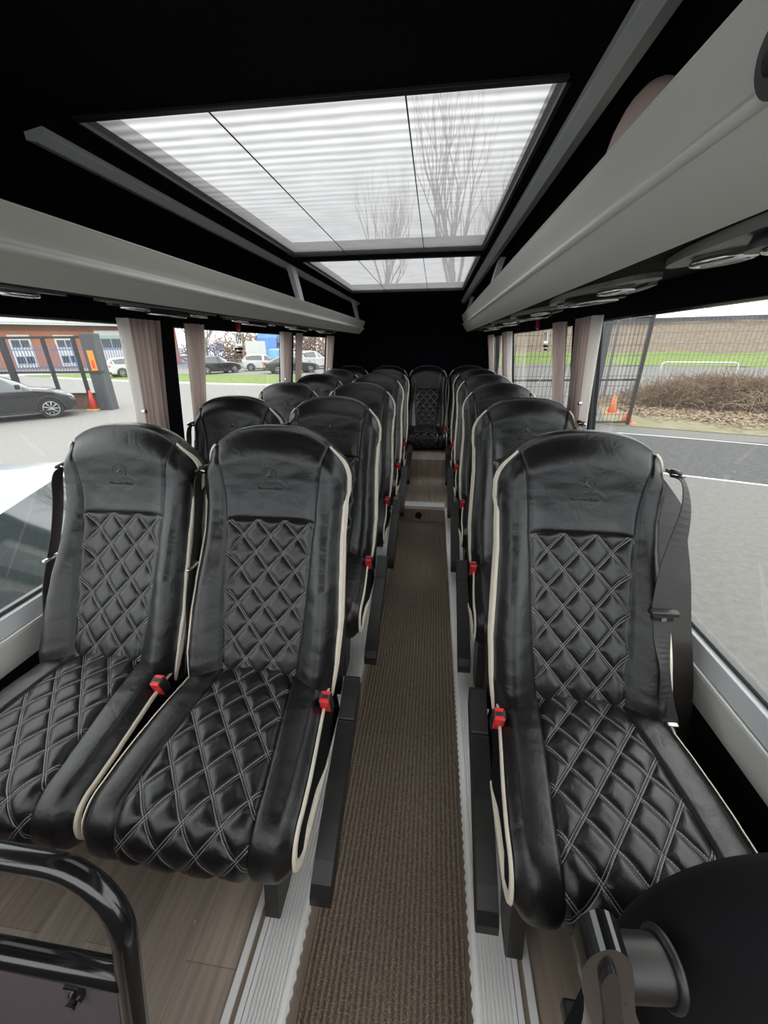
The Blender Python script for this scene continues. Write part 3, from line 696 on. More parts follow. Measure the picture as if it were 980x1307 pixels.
def back_meshes():
    qs, qe = NQ//4, 3*NQ//4
    out = {}
    # quilted panel
    b = MB(); sub(b, range(qs, qe+1), range(0, N1+1), BP, BUV, 'leather_quilted'); b.v = [lc(p) for p in b.v]; out['quilted_back_panel'] = b
    b = MB(); sub(b, range(qs, qe+1), range(N1, N1+N2+1), BP, BUV, 'leather'); b.v = [lc(p) for p in b.v]; out['headrest'] = b
    b = MB(); sub(b, range(0, qs+1), range(0, N1+N2+1), BP, BUV, 'leather'); sub(b, range(qe, NQ+1), range(0, N1+N2+1), BP, BUV, 'leather')
    # rim and back
    loop = [BP[0, j] for j in range(0, N1+N2, 4)] + [BP[0, N1+N2]] + [BP[i, N1+N2] for i in range(2, NQ-1, 2)] + [BP[NQ, N1+N2]] + [BP[NQ, j] for j in range(N1+N2-4, -1, -4)]
    n = len(loop); rings = []
    for (f, dy, sc_) in ((0, 0, 1.), (1, .008, 1.012), (2, .035, 1.02), (3, .075, 1.0), (4, .10, .93), (5, .108, .7), (6, .11, .35)):
        rg = []
        for p in loop:
            th = interp(p.z, [(.44, 1.25), (.8, 1.0), (1.03, .85), (1.19, .62)])
            cz = .80
            zz = cz+(p.z-cz)*(1+(sc_-1)*.45)
            rg.append(Vector((p.x*sc_, p.y+dy*th, zz)))
        rings.append(rg)
    vs = [p for rg in rings for p in rg]; fs = []
    for k in range(len(rings)-1):
        for i in range(n-1): fs.append((k*n+i, k*n+i+1, (k+1)*n+i+1, (k+1)*n+i))
    fs.append(tuple((len(rings)-1)*n+i for i in range(n)))
    base = len(b.v); b.add(vs, fs, 'leather', True); b.uv += [(0, 0)]*len(vs)
    b.v = [lc(p) for p in b.v]; out['backrest'] = b
    # piping: cream band on each side of the rim + a fine welt
    for s_ in (-1, 1):
        b = MB(); side = [BP[0 if s_ < 0 else NQ, j] for j in range(0, N1+N2+1, 3)]
        arch = [BP[i if s_ < 0 else NQ-i, N1+N2] for i in range(1, 30)]
        path = side[2:] + arch; L = len(path); vs = []; fs = []
        prof = [(-.12, -.002, 0), (-.10, .003, 0), (0., .0055, 0.), (.22, .0062, 0), (.30, .0040, 0), (.38, .0062, 0), (.62, .0066, 0), (.70, .0044, 0), (.78, .0066, 0), (1., .006, 0), (1.02, -.001, 0)]
        for k, p in enumerate(path):
            t = k/(L-1); wd = interp(t, [(0, .003), (.08, .018), (.30, .034), (.52, .030), (.68, .015), (.85, .006), (1, .002)])
            nrm = Vector((s_, 0, 0))
            if t > .66:
                a = path[min(k+1, L-1)]-path[k-1]; nrm = Vector((s_*abs(a.z), 0, abs(a.x))).normalized()
            for (e, o_, f_) in prof:
                base_x = 1+.018*max(0, min(1, e*wd/.012))
                vs.append(Vector((p.x*base_x, p.y+e*wd+.002, p.z)) + nrm*o_)
        m_ = len(prof)
        for k in range(L-1):
            for e in range(m_-1): fs.append((k*m_+e, k*m_+e+1, (k+1)*m_+e+1, (k+1)*m_+e))
        b.add(vs, fs, 'cream_piping', True); b.v = [lc(p) for p in b.v]; out['piping', s_] = b
    return out
BM_ = back_meshes()
# seat cushion
def cushion_grid():
    path = []     # (y,z,normal)
    def seg(pts):
        for p in pts: path.append(p)
    top = [(.86-.40*k/64, .506+.010*math.sin(PI*k/64)-.004*k/64) for k in range(65)]
    cy, cz, r = .462, .424, .078
    roll = [(cy-r*.98*math.sin(a), cz+r*math.cos(a)) for a in [R(4+4*k) for k in range(0, 42)]]
    bot = [(.47+.35*k/12, .3465+.012*k/12) for k in range(13)]
    raw = [Vector((0, y, z)) for y, z in top+roll+bot]
    pts = [raw[0]]
    for p in raw[1:]:
        if (p-pts[-1]).length > .002: pts.append(p)
    arc = [0.]
    for a, c2 in zip(pts, pts[1:]): arc.append(arc[-1]+(c2-a).length)
    L = arc[-1]; nv = 240; res = []
    for k in range(nv+1):
        s_ = L*k/nv
        i = max(i for i in range(len(arc)) if arc[i] <= s_+1e-9); i = min(i, len(arc)-2)
        t = (s_-arc[i])/(arc[i+1]-arc[i]); res.append((pts[i].lerp(pts[i+1], t), s_))
    nrm = []
    for k in range(nv+1):
        a = res[min(k+3, nv)][0]-res[max(k-3, 0)][0]; nrm.append(Vector((0, a.z, -a.y)).normalized())   # outward
    nq = 128; P = {}; UV = {}
    for j in range(nv+1):
        p, s_ = res[j]; us = .50+.13*min(1, s_/.42); W_ = .208+.026*sstep(0, .40, s_)
        if s_ > .55: us = .63
        for i in range(nq+1):
            q = -1+2*i/nq; a = abs(q); u = a/.5*us if a <= .5 else us+(a-.5)/.5*(1-us)
            u = math.copysign(u, q); au = abs(u); x = u*W_
            d = -.020*sstep(.84, 1., au)**1.6 + .010*(1-au*au)
            rear = 1-sstep(0, .1, s_)
            d += rear*.014*(1-au**2)-rear*.006
            d -= .006*math.exp(-((au-us)/.022)**2)
            qa, qb = x/.084, (s_-.05)/.098
            if au < us and s_ < .66:
                k = sstep(0, .1, us-au)*(1-sstep(.60, .66, s_)); d += .0090*(quiltf(qa+qb, qa-qb)-.35)*k
            elif au >= us:
                d += .006*math.sin(PI*(au-us)/(1-us)) + .0018*mnoise.noise(Vector((x*18, s_*26, 7.)))
            P[i, j] = Vector((x, p.y, p.z)) + nrm[j]*d; UV[i, j] = (qa, qb)
    return P, UV, nq, nv, res, nrm
CP, CUV, CQ, CV, CRES, CN = cushion_grid()
def cushion_meshes():
    out = {}; qs, qe = CQ//4, 3*CQ//4; jq = int(CV*.735)
    b = MB(); sub(b, range(qs, qe+1), range(0, jq+1), CP, CUV, 'leather_quilted'); b.v = [lc(p) for p in b.v]; out['quilted_seat_panel'] = b
    b = MB(); sub(b, range(0, qs+1), range(0, CV+1), CP, CUV, 'leather'); sub(b, range(qe, CQ+1), range(0, CV+1), CP, CUV, 'leather'); sub(b, range(qs, qe+1), range(jq, CV+1), CP, CUV, 'leather')
    for s_ in (0, CQ):
        ring = [CP[s_, j] for j in range(0, CV+1, 2)]; cen = Vector((ring[0].x*1.0, .62, .43)); n = len(ring)
        in_ = [p.lerp(Vector((p.x, .60, .43)), .16) + Vector((.004 if s_ else -.004, 0, 0)) for p in ring]
        vs = ring+in_+[cen]; fs = [(i, (i+1) % n, n+(i+1) % n, n+i) for i in range(n)] + [(n+i, n+(i+1) % n, 2*n) for i in range(n)]
        b.add(vs, fs, 'black_fabric', True); b.uv += [(0, 0)]*len(vs)
    # rear closing strip
    vs = [CP[i, 0] for i in range(0, CQ+1, 4)] + [CP[i, CV] for i in range(0, CQ+1, 4)]; n = len(vs)//2
    b.add(vs, [(i, i+1, n+i+1, n+i) for i in range(n-1)], 'leather'); b.uv += [(0, 0)]*len(vs)
    b.v = [lc(p) for p in b.v]; out['seat_cushion'] = b
    for s_ in (-1, 1):
        b = MB(); ii = 0 if s_ < 0 else CQ
        path = [(CP[ii, j], CRES[j][1], CN[j]) for j in range(14, int(CV*.86), 2)]; vs = []; fs = []; L = len(path)
        for k, (p, s2, n_) in enumerate(path):
            t = k/(L-1); wd = interp(t, [(0, .002), (.12, .010), (.5, .011), (.68, .020), (.86, .024), (1, .004)])
            for (e, o_) in ((-.25, .001), (-.1, .0055), (.3, .0075), (.5, .0055), (.8, .0075), (1., .005), (1.02, -.002)):
                vs.append(p - n_*(e*wd) + Vector((s_*o_, 0, 0)) + n_*.001)
        for k in range(L-1):
            for e in range(6): fs.append((k*7+e, k*7+e+1, (k+1)*7+e+1, (k+1)*7+e))
        b.add(vs, fs, 'cream_piping', True); b.v = [lc(p) for p in b.v]; out['piping', s_] = b
    return out
CM_ = cushion_meshes()
MESH = {}
def inst(key, name, mbuild, parent):
    """first use builds the mesh, later ones share it"""
    if key not in MESH: o = mbuild().build(name, parent, normals=True); MESH[key] = o.data; return o
    o = bpy.data.objects.new(name, MESH[key]); C.objects.link(o); o.parent = parent; return o
def surf_y(x, z):
    best = min(((BP[i, j].x-x)**2+(BP[i, j].z-z)**2, BP[i, j].y) for i in range(0, NQ+1, 2) for j in range(0, N1+N2+1, 2)); return best[1]
def emblem(parent):
    b = MB(); z0 = 1.045; y0 = surf_y(0, z0)-.0002; nrm = Vector((0, -1, .10)).normalized()
    b.torus((0, y0-OY, z0-OZ), .0225, .0011, nrm, 'emblem', 40, 6)
    upv = Vector((0, .10, 1)).normalized(); c = Vector((0, y0-OY, z0-OZ))
    for k in range(3):   # three-pointed star
        th = PI/2+2*PI*k/3
        tip = c + .0215*(math.cos(th)*Vector((1, 0, 0))+math.sin(th)*upv)
        l1 = c + .0045*(math.cos(th+PI/3)*Vector((1, 0, 0))+math.sin(th+PI/3)*upv); l2 = c + .0045*(math.cos(th-PI/3)*Vector((1, 0, 0))+math.sin(th-PI/3)*upv)
        b.add([tip, l1, c+nrm*.0018, l2], [(0, 1, 2), (0, 2, 3)], 'emblem')
    o = b.build('embossed_star_emblem', parent)
    z1 = 1.005; y1 = surf_y(0, z1)-.0002
    t = text_obj('embossed_wordmark', 'Mercedes-Benz', .0125, o, (0, y1-OY, z1-OZ), (R(90)-R(6), 0, 0), 'emblem', .0007)
    return o
def arc_pts(c, r, a0, a1, n): return [(c[0]+r*math.cos(R(a0+(a1-a0)*k/n)), c[1]+r*math.sin(R(a0+(a1-a0)*k/n))) for k in range(n+1)]
def armrest(parent, s_):
    """sloping folded-down armrest on side s_"""
    xc = s_*(.270 if s_ > 0 else .260); hwid = .0235
    top = [(.845, .478), (.80, .452), (.752, .420), (.70, .398), (.62, .363), (.54, .323), (.48, .290), (.445, .266)]
    front = [(.428, .245), (.424, .222), (.432, .203), (.450, .200)]
    under = [(.50, .226), (.58, .272), (.66, .315), (.735, .348), (.80, .372), (.858, .40), (.868, .44), (.862, .47)]
    b = MB(); poly = [(y-OY, z-OZ) for y, z in top[2:]+front+under[:4]]
    b.extrude(poly, 0, xc-hwid, xc+hwid, 'black_plastic', False); b.build('armrest', parent, bevel=.008, seg=3); arm = C.objects[-1] if False else None
    b = MB(); poly = [(y-OY, z-OZ) for y, z in top[:3]+[(.735, .348)]+under[4:]]
    b.extrude(poly, 0, xc-hwid+.0005, xc+hwid-.0005, 'black_plastic'); b.build('armrest_hinge', parent, bevel=.004, seg=2)
def leg(parent, s_, xo):
    b = MB(); x = s_*xo
    prof = [(.60, .352), (.47, .352), (.452, .30), (.430, .20), (.418, .150), (.424, .137), (.47, .134), (.505, .145), (.53, .20), (.585, .30)]
    b.extrude([(y-OY, z-OZ) for y, z in prof], 0, x-.017, x+.017, 'brown_black_plastic'); b.build('leg', parent, bevel=.006, seg=2)
def frame(parent):
    b = MB(); b.box((-.185, .50-OY, .325-OZ), (.185, .82-OY, .352-OZ), 'black_plastic')
    b.tube([(-.19, .56-OY, .318-OZ), (.19, .56-OY, .318-OZ)], .014, 'black_plastic'); b.tube([(-.19, .80-OY, .318-OZ), (.19, .80-OY, .318-OZ)], .014, 'black_plastic')
    for s_ in (-1, 1): b.tube([(s_*.17, .80-OY, .32-OZ), (s_*.17, .82-OY, .137-OZ)], .013, 'black_plastic')
    b.build('seat_frame', parent, bevel=.003)
def shell(parent, s_wall, wide):
    b = MB(); lev0 = [(.40, .87, 1.0), (.55, .93, 1.02), (.70, 1.0, 1.0), (.85, 1.06, .98), (.97, 1.09, .97), (1.03, 1.105, .91), (1.07, 1.115, .82), (1.11, 1.12, .66), (1.14, 1.125, .40)]; lev = [tuple(p) for p in smooth_path(lev0, 3)]
    hwid = .232; rings = []
    for z, y, w_ in lev:
        r_ = []
        for k in range(20):
            th = PI*k/19 ; cc, ss = math.cos(th), math.sin(th)
            xx = hwid*w_*math.copysign(abs(cc)**.45, cc)
            if wide and (xx*s_wall) > 0: xx *= 1.0+wide*interp(z, [(.4, 1), (.85, .88), (1.0, .6), (1.07, .15), (1.1, 0)])
            r_.append(Vector((xx, y-.02-(.05*interp(z, [(.4, 1), (.8, 1), (.95, .5), (1.02, 0)]) if wide and xx*s_wall > 0 else 0)+.065*abs(ss)**.5, z)))
        rings.append(r_)
    vs = [lc(p) for r_ in rings for p in r_]; fs = []
    for a in range(len(rings)-1):
        for k in range(19): fs.append((a*20+k, a*20+k+1, (a+1)*20+k+1, (a+1)*20+k))
    for a in range(len(rings)-1): fs.append((a*20, (a+1)*20, (a+1)*20+19, a*20+19))   # front closing
    fs.append(tuple((len(rings)-1)*20+k for k in range(20)))
    b.add(vs, fs, 'brown_black_plastic', True); b.build('back_shell', parent)
def smooth_path(l, k=5):
    l = [Vector(p) for p in l]; out = []
    for i in range(len(l)-1):
        p0, p1, p2, p3 = l[max(i-1, 0)], l[i], l[i+1], l[min(i+2, len(l)-1)]
        for j in range(k):
            t = j/k; out.append(.5*((2*p1)+(p2-p0)*t+(2*p0-5*p1+4*p2-p3)*t*t+(3*p1-p0-3*p2+p3)*t**3))
    return out+[l[-1]]
def ribbon_strip(pts, wvec, th, m, b):
    pts = smooth_path(pts); wvec = smooth_path(wvec)
    vs = []; fs = []
    for k, (p, wv) in enumerate(zip(pts, wvec)):
        p = Vector(p); wv = Vector(wv); d = (Vector(pts[min(k+1, len(pts)-1)])-Vector(pts[max(k-1, 0)])).normalized(); n_ = wv.cross(d).normalized()*th
        vs += [p-wv-n_, p+wv-n_, p+wv+n_, p-wv+n_]
    for k in range(len(pts)-1):
        for e in range(4): fs.append((4*k+e, 4*k+(e+1) % 4, 4*(k+1)+(e+1) % 4, 4*(k+1)+e))
    fs += [(0, 1, 2, 3), tuple(4*(len(pts)-1)+e for e in (3, 2, 1, 0))]
    b.add(vs, fs, m, False)
def belt(parent, s_, over):
    """seat belt on side s_; over: lies across the bolster (single seats) instead of beside the back"""
    root_b = MB()
    if over:
        pts = [(s_*.236, 1.110, 1.065), (s_*.240, 1.055, 1.065), (s_*.236, 1.005, 1.01), (s_*.216, .962, .93), (s_*.192, .925, .86), (s_*.178, .882, .765)]
        wv = [(s_*.010, .020, 0), (s_*.012, .018, 0), (s_*.018, .012, 0), (s_*.024, .004, 0), (s_*.024, .002, 0), (s_*.024, .0, 0)]
        pts2 = [(s_*.182, .878, .752), (s_*.182, .850, .70), (s_*.188, .818, .64), (s_*.192, .785, .57), (s_*.200, .768, .535), (s_*.203, .757, .515)]
        wv2 = [(s_*.022, 0, 0), (s_*.021, .003, 0), (s_*.017, .011, 0), (s_*.019, .006, .003), (s_*.020, .002, 0), (s_*.020, 0, 0)]
    else:
        pts = [(s_*.230, 1.125, 1.03), (s_*.238, 1.085, 1.04), (s_*.241, 1.06, 1.01), (s_*.241, 1.04, .95), (s_*.241, 1.0, .86), (s_*.243, .955, .78)]
        wv = [(0, .022, .004)]*6
        pts2 = [(s_*.243, .948, .77), (s_*.244, .91, .70), (s_*.243, .88, .62), (s_*.241, .85, .55), (s_*.239, .83, .51), (s_*.237, .82, .49)]
        wv2 = [(0, .021, .004)]*6
    P_ = lambda l: [lc(p) for p in l]
    ribbon_strip(P_(pts), wv, .0011, 'belt_webbing', root_b); ribbon_strip(P_(pts2), wv2, .0011, 'belt_webbing', root_b)
    bo = root_b.build('seat_belt', parent)
    b = MB(); c = lc((s_*.237, 1.085, 1.075)) if over else lc((s_*.236, 1.095, 1.045)); b.torus(c, .020, .0045, (s_*.5, .2, 1), 'black_plastic', 20, 8, 1.2, .7)
    b.box((c[0]-.012, c[1]-.004, c[2]-.004), (c[0]+.012, c[1]+.03, c[2]+.006), 'black_plastic'); b.tube([(c[0]-.016, c[1]-.012, c[2]+.002), (c[0]+.016, c[1]-.016, c[2]-.003)], .004, 'chrome', 8); b.build('shoulder_guide', bo)
    b = MB(); x, y, z = lc((s_*.179, .877, .768)) if over else lc((s_*.240, .945, .775))
    if over:
        b.box((x-.034, y-.014, z-.003), (x+.034, y+.006, z+.009), 'brown_black_plastic'); b.box((x-.026, y-.010, z-.020), (x+.026, y+.004, z-.003), 'black_plastic'); bl = b.build('belt_tongue', bo, bevel=.003)
        b = MB(); b.cyl((x, y-.011, z-.012), .0065, .004, 1, 'chrome', 16); b.build('rivet', bo)
        b = MB(); xx, yy, zz = lc((s_*.204, .755, .515)); b.box((xx-.013, yy-.008, zz-.014), (xx+.013, yy+.004, zz+.010), 'chrome'); b.build('belt_anchor', bo, bevel=.003)
    else:
        b.box((x-.004, y-.028, z-.003), (x+.006, y+.028, z+.005), 'chrome'); b.build('belt_tongue', bo, bevel=.002)
def buckle(parent, s_):
    x, y, z = lc((s_*.223, .735, .500)); upd = Vector((s_*.02, -.25, 1)).normalized()
    b = MB(); ax = Vector((1, 0, 0)); fr_ = ax.cross(upd)
    def obox(c, hx, hy, hz, m):
        vs = [c + ax*(sx_*hx) + fr_*(sy_*hy) + upd*(sz_*hz) for sx_ in (-1, 1) for sy_ in (-1, 1) for sz_ in (-1, 1)]
        b.add(vs, [(0, 1, 3, 2), (4, 6, 7, 5), (0, 4, 5, 1), (2, 3, 7, 6), (0, 2, 6, 4), (1, 5, 7, 3)], m)
    c = Vector((x, y, z)); obox(c-upd*.004, .0165, .014, .036, 'black_plastic'); bk = b.build('belt_buckle', parent, bevel=.004)
    b = MB(); obox(c+upd*.006, .0135, .0165, .026, 'buckle_red'); r_ = b.build('red_release_button', bk, bevel=.003)
    b = MB(); obox(c+upd*.026-fr_*.0, .009, .005, .0075, 'fence_black'); b.build('slot', r_)
    b = MB(); b.tube([c-upd*.03, c-upd*.06+Vector((0, .02, 0)), Vector((x-s_*.02, y+.05, z-.16))], .007, 'belt_webbing', 8); b.build('buckle_stalk', bk)

def make_seat(kind):
    """kind: window / aisle (aisle on +x) / single (aisle on -x) / bench"""
    root = empty('coach_seat'); a = -1 if kind == 'single' else 1
    inst('back', 'backrest', lambda: BM_['backrest'], root)
    inst('qb', 'quilted_back_panel', lambda: BM_['quilted_back_panel'], root)
    h = inst('hr', 'headrest', lambda: BM_['headrest'], root)
    emblem(h)
    inst('cu', 'seat_cushion', lambda: CM_['seat_cushion'], root); inst('qc', 'quilted_seat_panel', lambda: CM_['quilted_seat_panel'], root)
    for s_ in (-1, 1):
        inst(('pb', s_), 'backrest_piping', lambda: BM_['piping', s_], root); inst(('pc', s_), 'cushion_piping', lambda: CM_['piping', s_], root)
    shell(root, -a, .30 if kind == 'single' else 0.)
    frame(root)
    if kind != 'bench':
        if kind != 'window': leg(root, a, .15 if kind != 'single' else .195)
        if kind != 'aisle': leg(root, -a, .17)
    belt(root, -a, kind == 'single'); buckle(root, a)
    if kind in ('aisle', 'single'): armrest(root, a)
    return root
protos = {k: make_seat(k) for k in ('window', 'aisle', 'single', 'bench')}
used = set()
ordn = ['front', 'second', 'third', 'fourth', 'fifth']
near = ['nearest the camera', 'directly behind the front pair', 'in the middle of the five rows', 'one row ahead of the last pair', 'just ahead of the rear bench']
def place(kind, x, y, z, label, group):
    o = copy_tree(protos[kind]) if kind in used else protos[kind]; used.add(kind)
    o.location = (x, y, z); tag(o, label, 'seat', group); return o
for k in range(5):
    y = OY+.74*k; dz = .0 if k < 3 else .006
    place('window', -.972, y, HS+dz, 'black quilted leather seat by the window, %s double row' % ordn[k], 'double-side seats')
    place('aisle', -.480, y, HS+dz, 'black quilted leather seat with armrest beside the aisle, %s double row' % ordn[k], 'double-side seats')
    place('single', .425, y, HS+dz, 'single black quilted leather seat right of the aisle, %s in its line' % ordn[k], 'single seats along the window')
for k, (x, lab) in enumerate(((-1.02, 'rear bench seat in the corner on the double-seat side'), (-.545, 'rear bench seat second from the double-seat side window'), (-.075, 'rear bench seat facing straight down the aisle'), (.405, 'rear bench seat in the corner on the single-seat side'))):
    place('bench', x, OY+3.83, HS+.0, lab, 'rear bench seats')

#FRONT
# ================================================================== things close to the camera
# black tubular guard rail with panel
root = empty('guard_rail', (-.62, .16, HS))
ox, oy, oz = root.location
def L_(p): return (p[0]-ox, p[1]-oy, p[2]-oz)
def lean(x, z): return (x, .235-(.80-z)*.24, z)
b = MB(); pts = [lean(-1.0, .766)] + [lean(-.60, .766)]
for k in range(0, 11):
    a = R(90-9*k); pts.append(lean(-.515+.102*math.cos(a)+.028, .664+.102*math.sin(a)))
pts += [lean(-.385, .60), lean(-.384, .40), lean(-.384, HS+.0)]
pts[-1] = (pts[-1][0], pts[-1][1], HS)
b.tube([L_(p) for p in pts], .0155, 'glossy_black', 20); b.build('top_tube', root)
b = MB(); b.tube([L_(lean(-1.0, .598)), L_(lean(-.39, .598))], .0165, 'glossy_black', 18); b.build('cross_tube', root)
b = MB(); b.tube([L_(lean(-1.0, .766)), L_(lean(-1.0, .135))], .019, 'glossy_black', 18); b.build('wall_side_post', root)
b = MB(); b.extrude([(-.98-ox, .17-oz), (-.98-ox, .590-oz), (-.402-ox, .590-oz), (-.402-ox, .17-oz)], 1, -.006, .006, 'panel_purple')
for i, (x, y, z) in enumerate(b.v): b.v[i] = (x, y + lean(0, z+oz)[1]-oy, z)
b.build('infill_panel', root)
b = MB(); c = L_(lean(-.462, .566)); b.cyl(c, .011, .03, 1, 'glossy_black', 16); b.cyl((c[0], c[1]-.016, c[2]), .008, .012, 1, 'glossy_black', 16, .004)
b.box((c[0]-.011, c[1]-.012, c[2]), (c[0]+.011, c[1]+.012, c[2]+.025), 'glossy_black'); b.build('fixing_bolt', root)
tag(root, 'glossy black tubular guard rail with dark panel ahead of the front double seats', 'guard rail')
# crew seat back in the lower right corner
root = empty('crew_seat', (.50, .20, HS)); ox, oy, oz = root.location
b = MB(); n = 56; rings = []
def crew(t, ins, y):
    # outline (x,z) : rounded shield, t in 0..1 from left bottom over the top to right bottom
    a = PI*(1-t); cc, ss = math.cos(a), math.sin(a)
    x = .50+(.245-ins)*math.copysign(abs(cc)**.78, cc); z = .60+(.297-ins)*abs(ss)**.85
    return Vector((x, y, z))
for (ins, y) in ((.16, .190), (.10, .188), (.055, .195), (.022, .210), (.004, .232), (0, .255), (.008, .285), (.03, .305), (.08, .315)):
    rg = [crew(k/n, ins, y-0.0) for k in range(n+1)]
    rg = [Vector((rg[0].x, y, .28))] + rg + [Vector((rg[-1].x, y, .28))]
    rings.append(rg)
m_ = n+3; vs = [L_(p) for rg in rings for p in rg]; fs = []
for a in range(len(rings)-1):
    for k in range(m_-1): fs.append((a*m_+k, a*m_+k+1, (a+1)*m_+k+1, (a+1)*m_+k))
fs.append(tuple(range(m_))); fs.append(tuple((len(rings)-1)*m_+k for k in range(m_)))
b.add(vs, fs, 'black_fabric', True); b.build('seat_back', root)
# side hinge bracket
def slab(poly, y0, y1, m, name, bev, par=None):
    l = smooth_path([(a, 0, c2) for a, c2 in poly] , 4); b = MB(); b.extrude([(p.x-ox, p.z-oz) for p in l], 1, y0-oy, y1-oy, m); return b.build(name, par or root, bevel=bev, seg=4)
slab([(.225, .40), (.218, .60), (.204, .70), (.183, .77), (.168, .83), (.168, .872), (.182, .893), (.200, .880), (.214, .84), (.232, .77), (.258, .70), (.272, .58), (.276, .40)], .186, .214, 'glossy_black', 'hinge_bracket', .009)
slab([(.232, .42), (.228, .60), (.214, .71), (.195, .79), (.183, .838), (.186, .864), (.196, .850), (.212, .79), (.236, .70), (.246, .58), (.248, .42)], .180, .190, 'brown_black_plastic', 'bracket_cover', .003)
b = MB(); b.cyl(L_((.243, .216, .785)), .027, .058, (1, .12, -.1), 'brown_black_plastic', 32); b.torus(L_((.271, .220, .782)), .029, .005, (1, .12, -.1), 'black_plastic', 32); b.build('hinge_barrel', root, bevel=.003)
b = MB(); b.box(L_((.28, .15, .27)), L_((.72, .33, .30)), 'black_plastic'); b.tube([L_((.50, .24, .27)), L_((.50, .24, HS))], .03, 'black_plastic'); b.build('base', root, bevel=.004)
tag(root, 'black fabric crew seat back with glossy hinge in the lower right corner', 'seat')
# crumbs on the floor
for i, (x, y, lab) in enumerate(((-.515, .395, 'tiny pale crumb on the wood floor nearer the aisle'), (-.80, .395, 'tiny pale crumb on the wood floor beyond the guard rail'))):
    b = MB(); vs = [Vector((rnd.uniform(-1, 1), rnd.uniform(-1, 1), rnd.uniform(.1, 1)))*.004 for _ in range(9)]
    bm = bmesh.new(); [bm.verts.new(v) for v in vs]; bmesh.ops.convex_hull(bm, input=bm.verts); me = bpy.data.meshes.new('crumb'); bm.to_mesh(me); bm.free(); me.materials.append(M['crumb_pale'])
    o = bpy.data.objects.new('crumb', me); C.objects.link(o); o.location = (x, y, HS); tag(o, lab, 'crumb', 'crumbs on the floor')

#OUTSIDE
# ================================================================== outside
G = -.78
def flat(pts, z, m, name, label=None, cat=None, kind='structure', thick=.04):
    b = MB(); b.extrude(pts, 2, z-thick, z, m); o = b.build(name); o['kind'] = kind; tag(o, label, cat); return o
flat([(-90, -30), (90, -30), (90, 110), (-90, 110)], G-.0, 'asphalt', 'ground', None, None, thick=.3)
M['yard'] = M['asphalt'].copy(); _r = [n_ for n_ in M['yard'].node_tree.nodes if n_.type == 'VALTORGB'][0]; _r.color_ramp.elements[0].color = (.19, .186, .175, 1); _r.color_ramp.elements[1].color = (.25, .246, .23, 1)
flat([(-60, -20), (-1.6, -20), (-1.6, 6), (-1.0, 24), (-30, 33), (-60, 33)], G+.006, 'yard', 'ground_yard', None, None, thick=.006)
flat([(4.0, 7.3), (5.9, 6.6), (9.5, 5.6), (14, 10.5), (7.8, 9.9), (6.2, 10.3), (4.55, 10.9), (2.5, 11.5)], G+.012, 'dark_asphalt', 'parking_patch', None, None, thick=.012)
# white kerb lines
def line(pts, wd, m, name, z=G+.02, h=.02):
    b = MB()
    for a, c2 in zip(pts, pts[1:]):
        a, c2 = Vector((*a, 0)), Vector((*c2, 0)); d = (c2-a).normalized(); n_ = Vector((-d.y, d.x, 0))*wd
        b.add([(p.x, p.y, zz) for zz in (z-h, z) for p in (a-n_, c2-n_, c2+n_, a+n_)], [(0, 1, 2, 3), (4, 7, 6, 5), (0, 4, 5, 1), (1, 5, 6, 2), (2, 6, 7, 3), (3, 7, 4, 0)], m)
    o = b.build(name); return o
struct(line([(2.5, 11.5), (4.55, 10.9), (6.2, 10.3), (7.6, 9.7), (8.2, 8.6), (10.5, 7.0)], .022, 'render_white', 'pavement_line'))
struct(line([(3.2, 7.65), (5.9, 6.55), (9.5, 5.6)], .018, 'render_white', 'pavement_line'))
flat([(5.0, 12.1), (7.5, 11.0), (9.8, 10.2), (18, 9), (30, 14), (40, 26), (16, 24), (7.0, 18)], G+.02, 'verge', 'ground_verge', None, None, thick=.03)
# grass strip and banks on the right
b = MB(); nx_, ny_ = 60, 12; vs = []; fs = []
for j in range(ny_+1):
    for i in range(nx_+1):
        u, v = i/nx_, j/ny_; x = 6+u*70 ; y = 52-.42*u*70*.9+v*16; z = G+4.9*v+.25*mnoise.noise(Vector((x*.25, y*.25, 0)))
        vs.append((x, y, z))
for j in range(ny_):
    for i in range(nx_): fs.append((j*(nx_+1)+i, j*(nx_+1)+i+1, (j+1)*(nx_+1)+i+1, (j+1)*(nx_+1)+i))
b.add(vs, fs[3*nx_:], 'bank_earth', True); o = b.build('earth_bank_hill'); struct(o)
b = MB(); b.add(vs[:(nx_+1)*4], fs[:3*nx_], 'grass', True); tag(b.build('grass_strip'), 'bright green grass strip at the foot of the earth bank', 'grass', None, 'stuff')
b = MB(); b.box((6, 0, 0), (80, .3, .5), 'gate_grey'); 
o = b.build('bank_parapet_wall', loc=(0, 68.6, G+4.6)); o.rotation_euler.z = -math.atan(.378); struct(o)

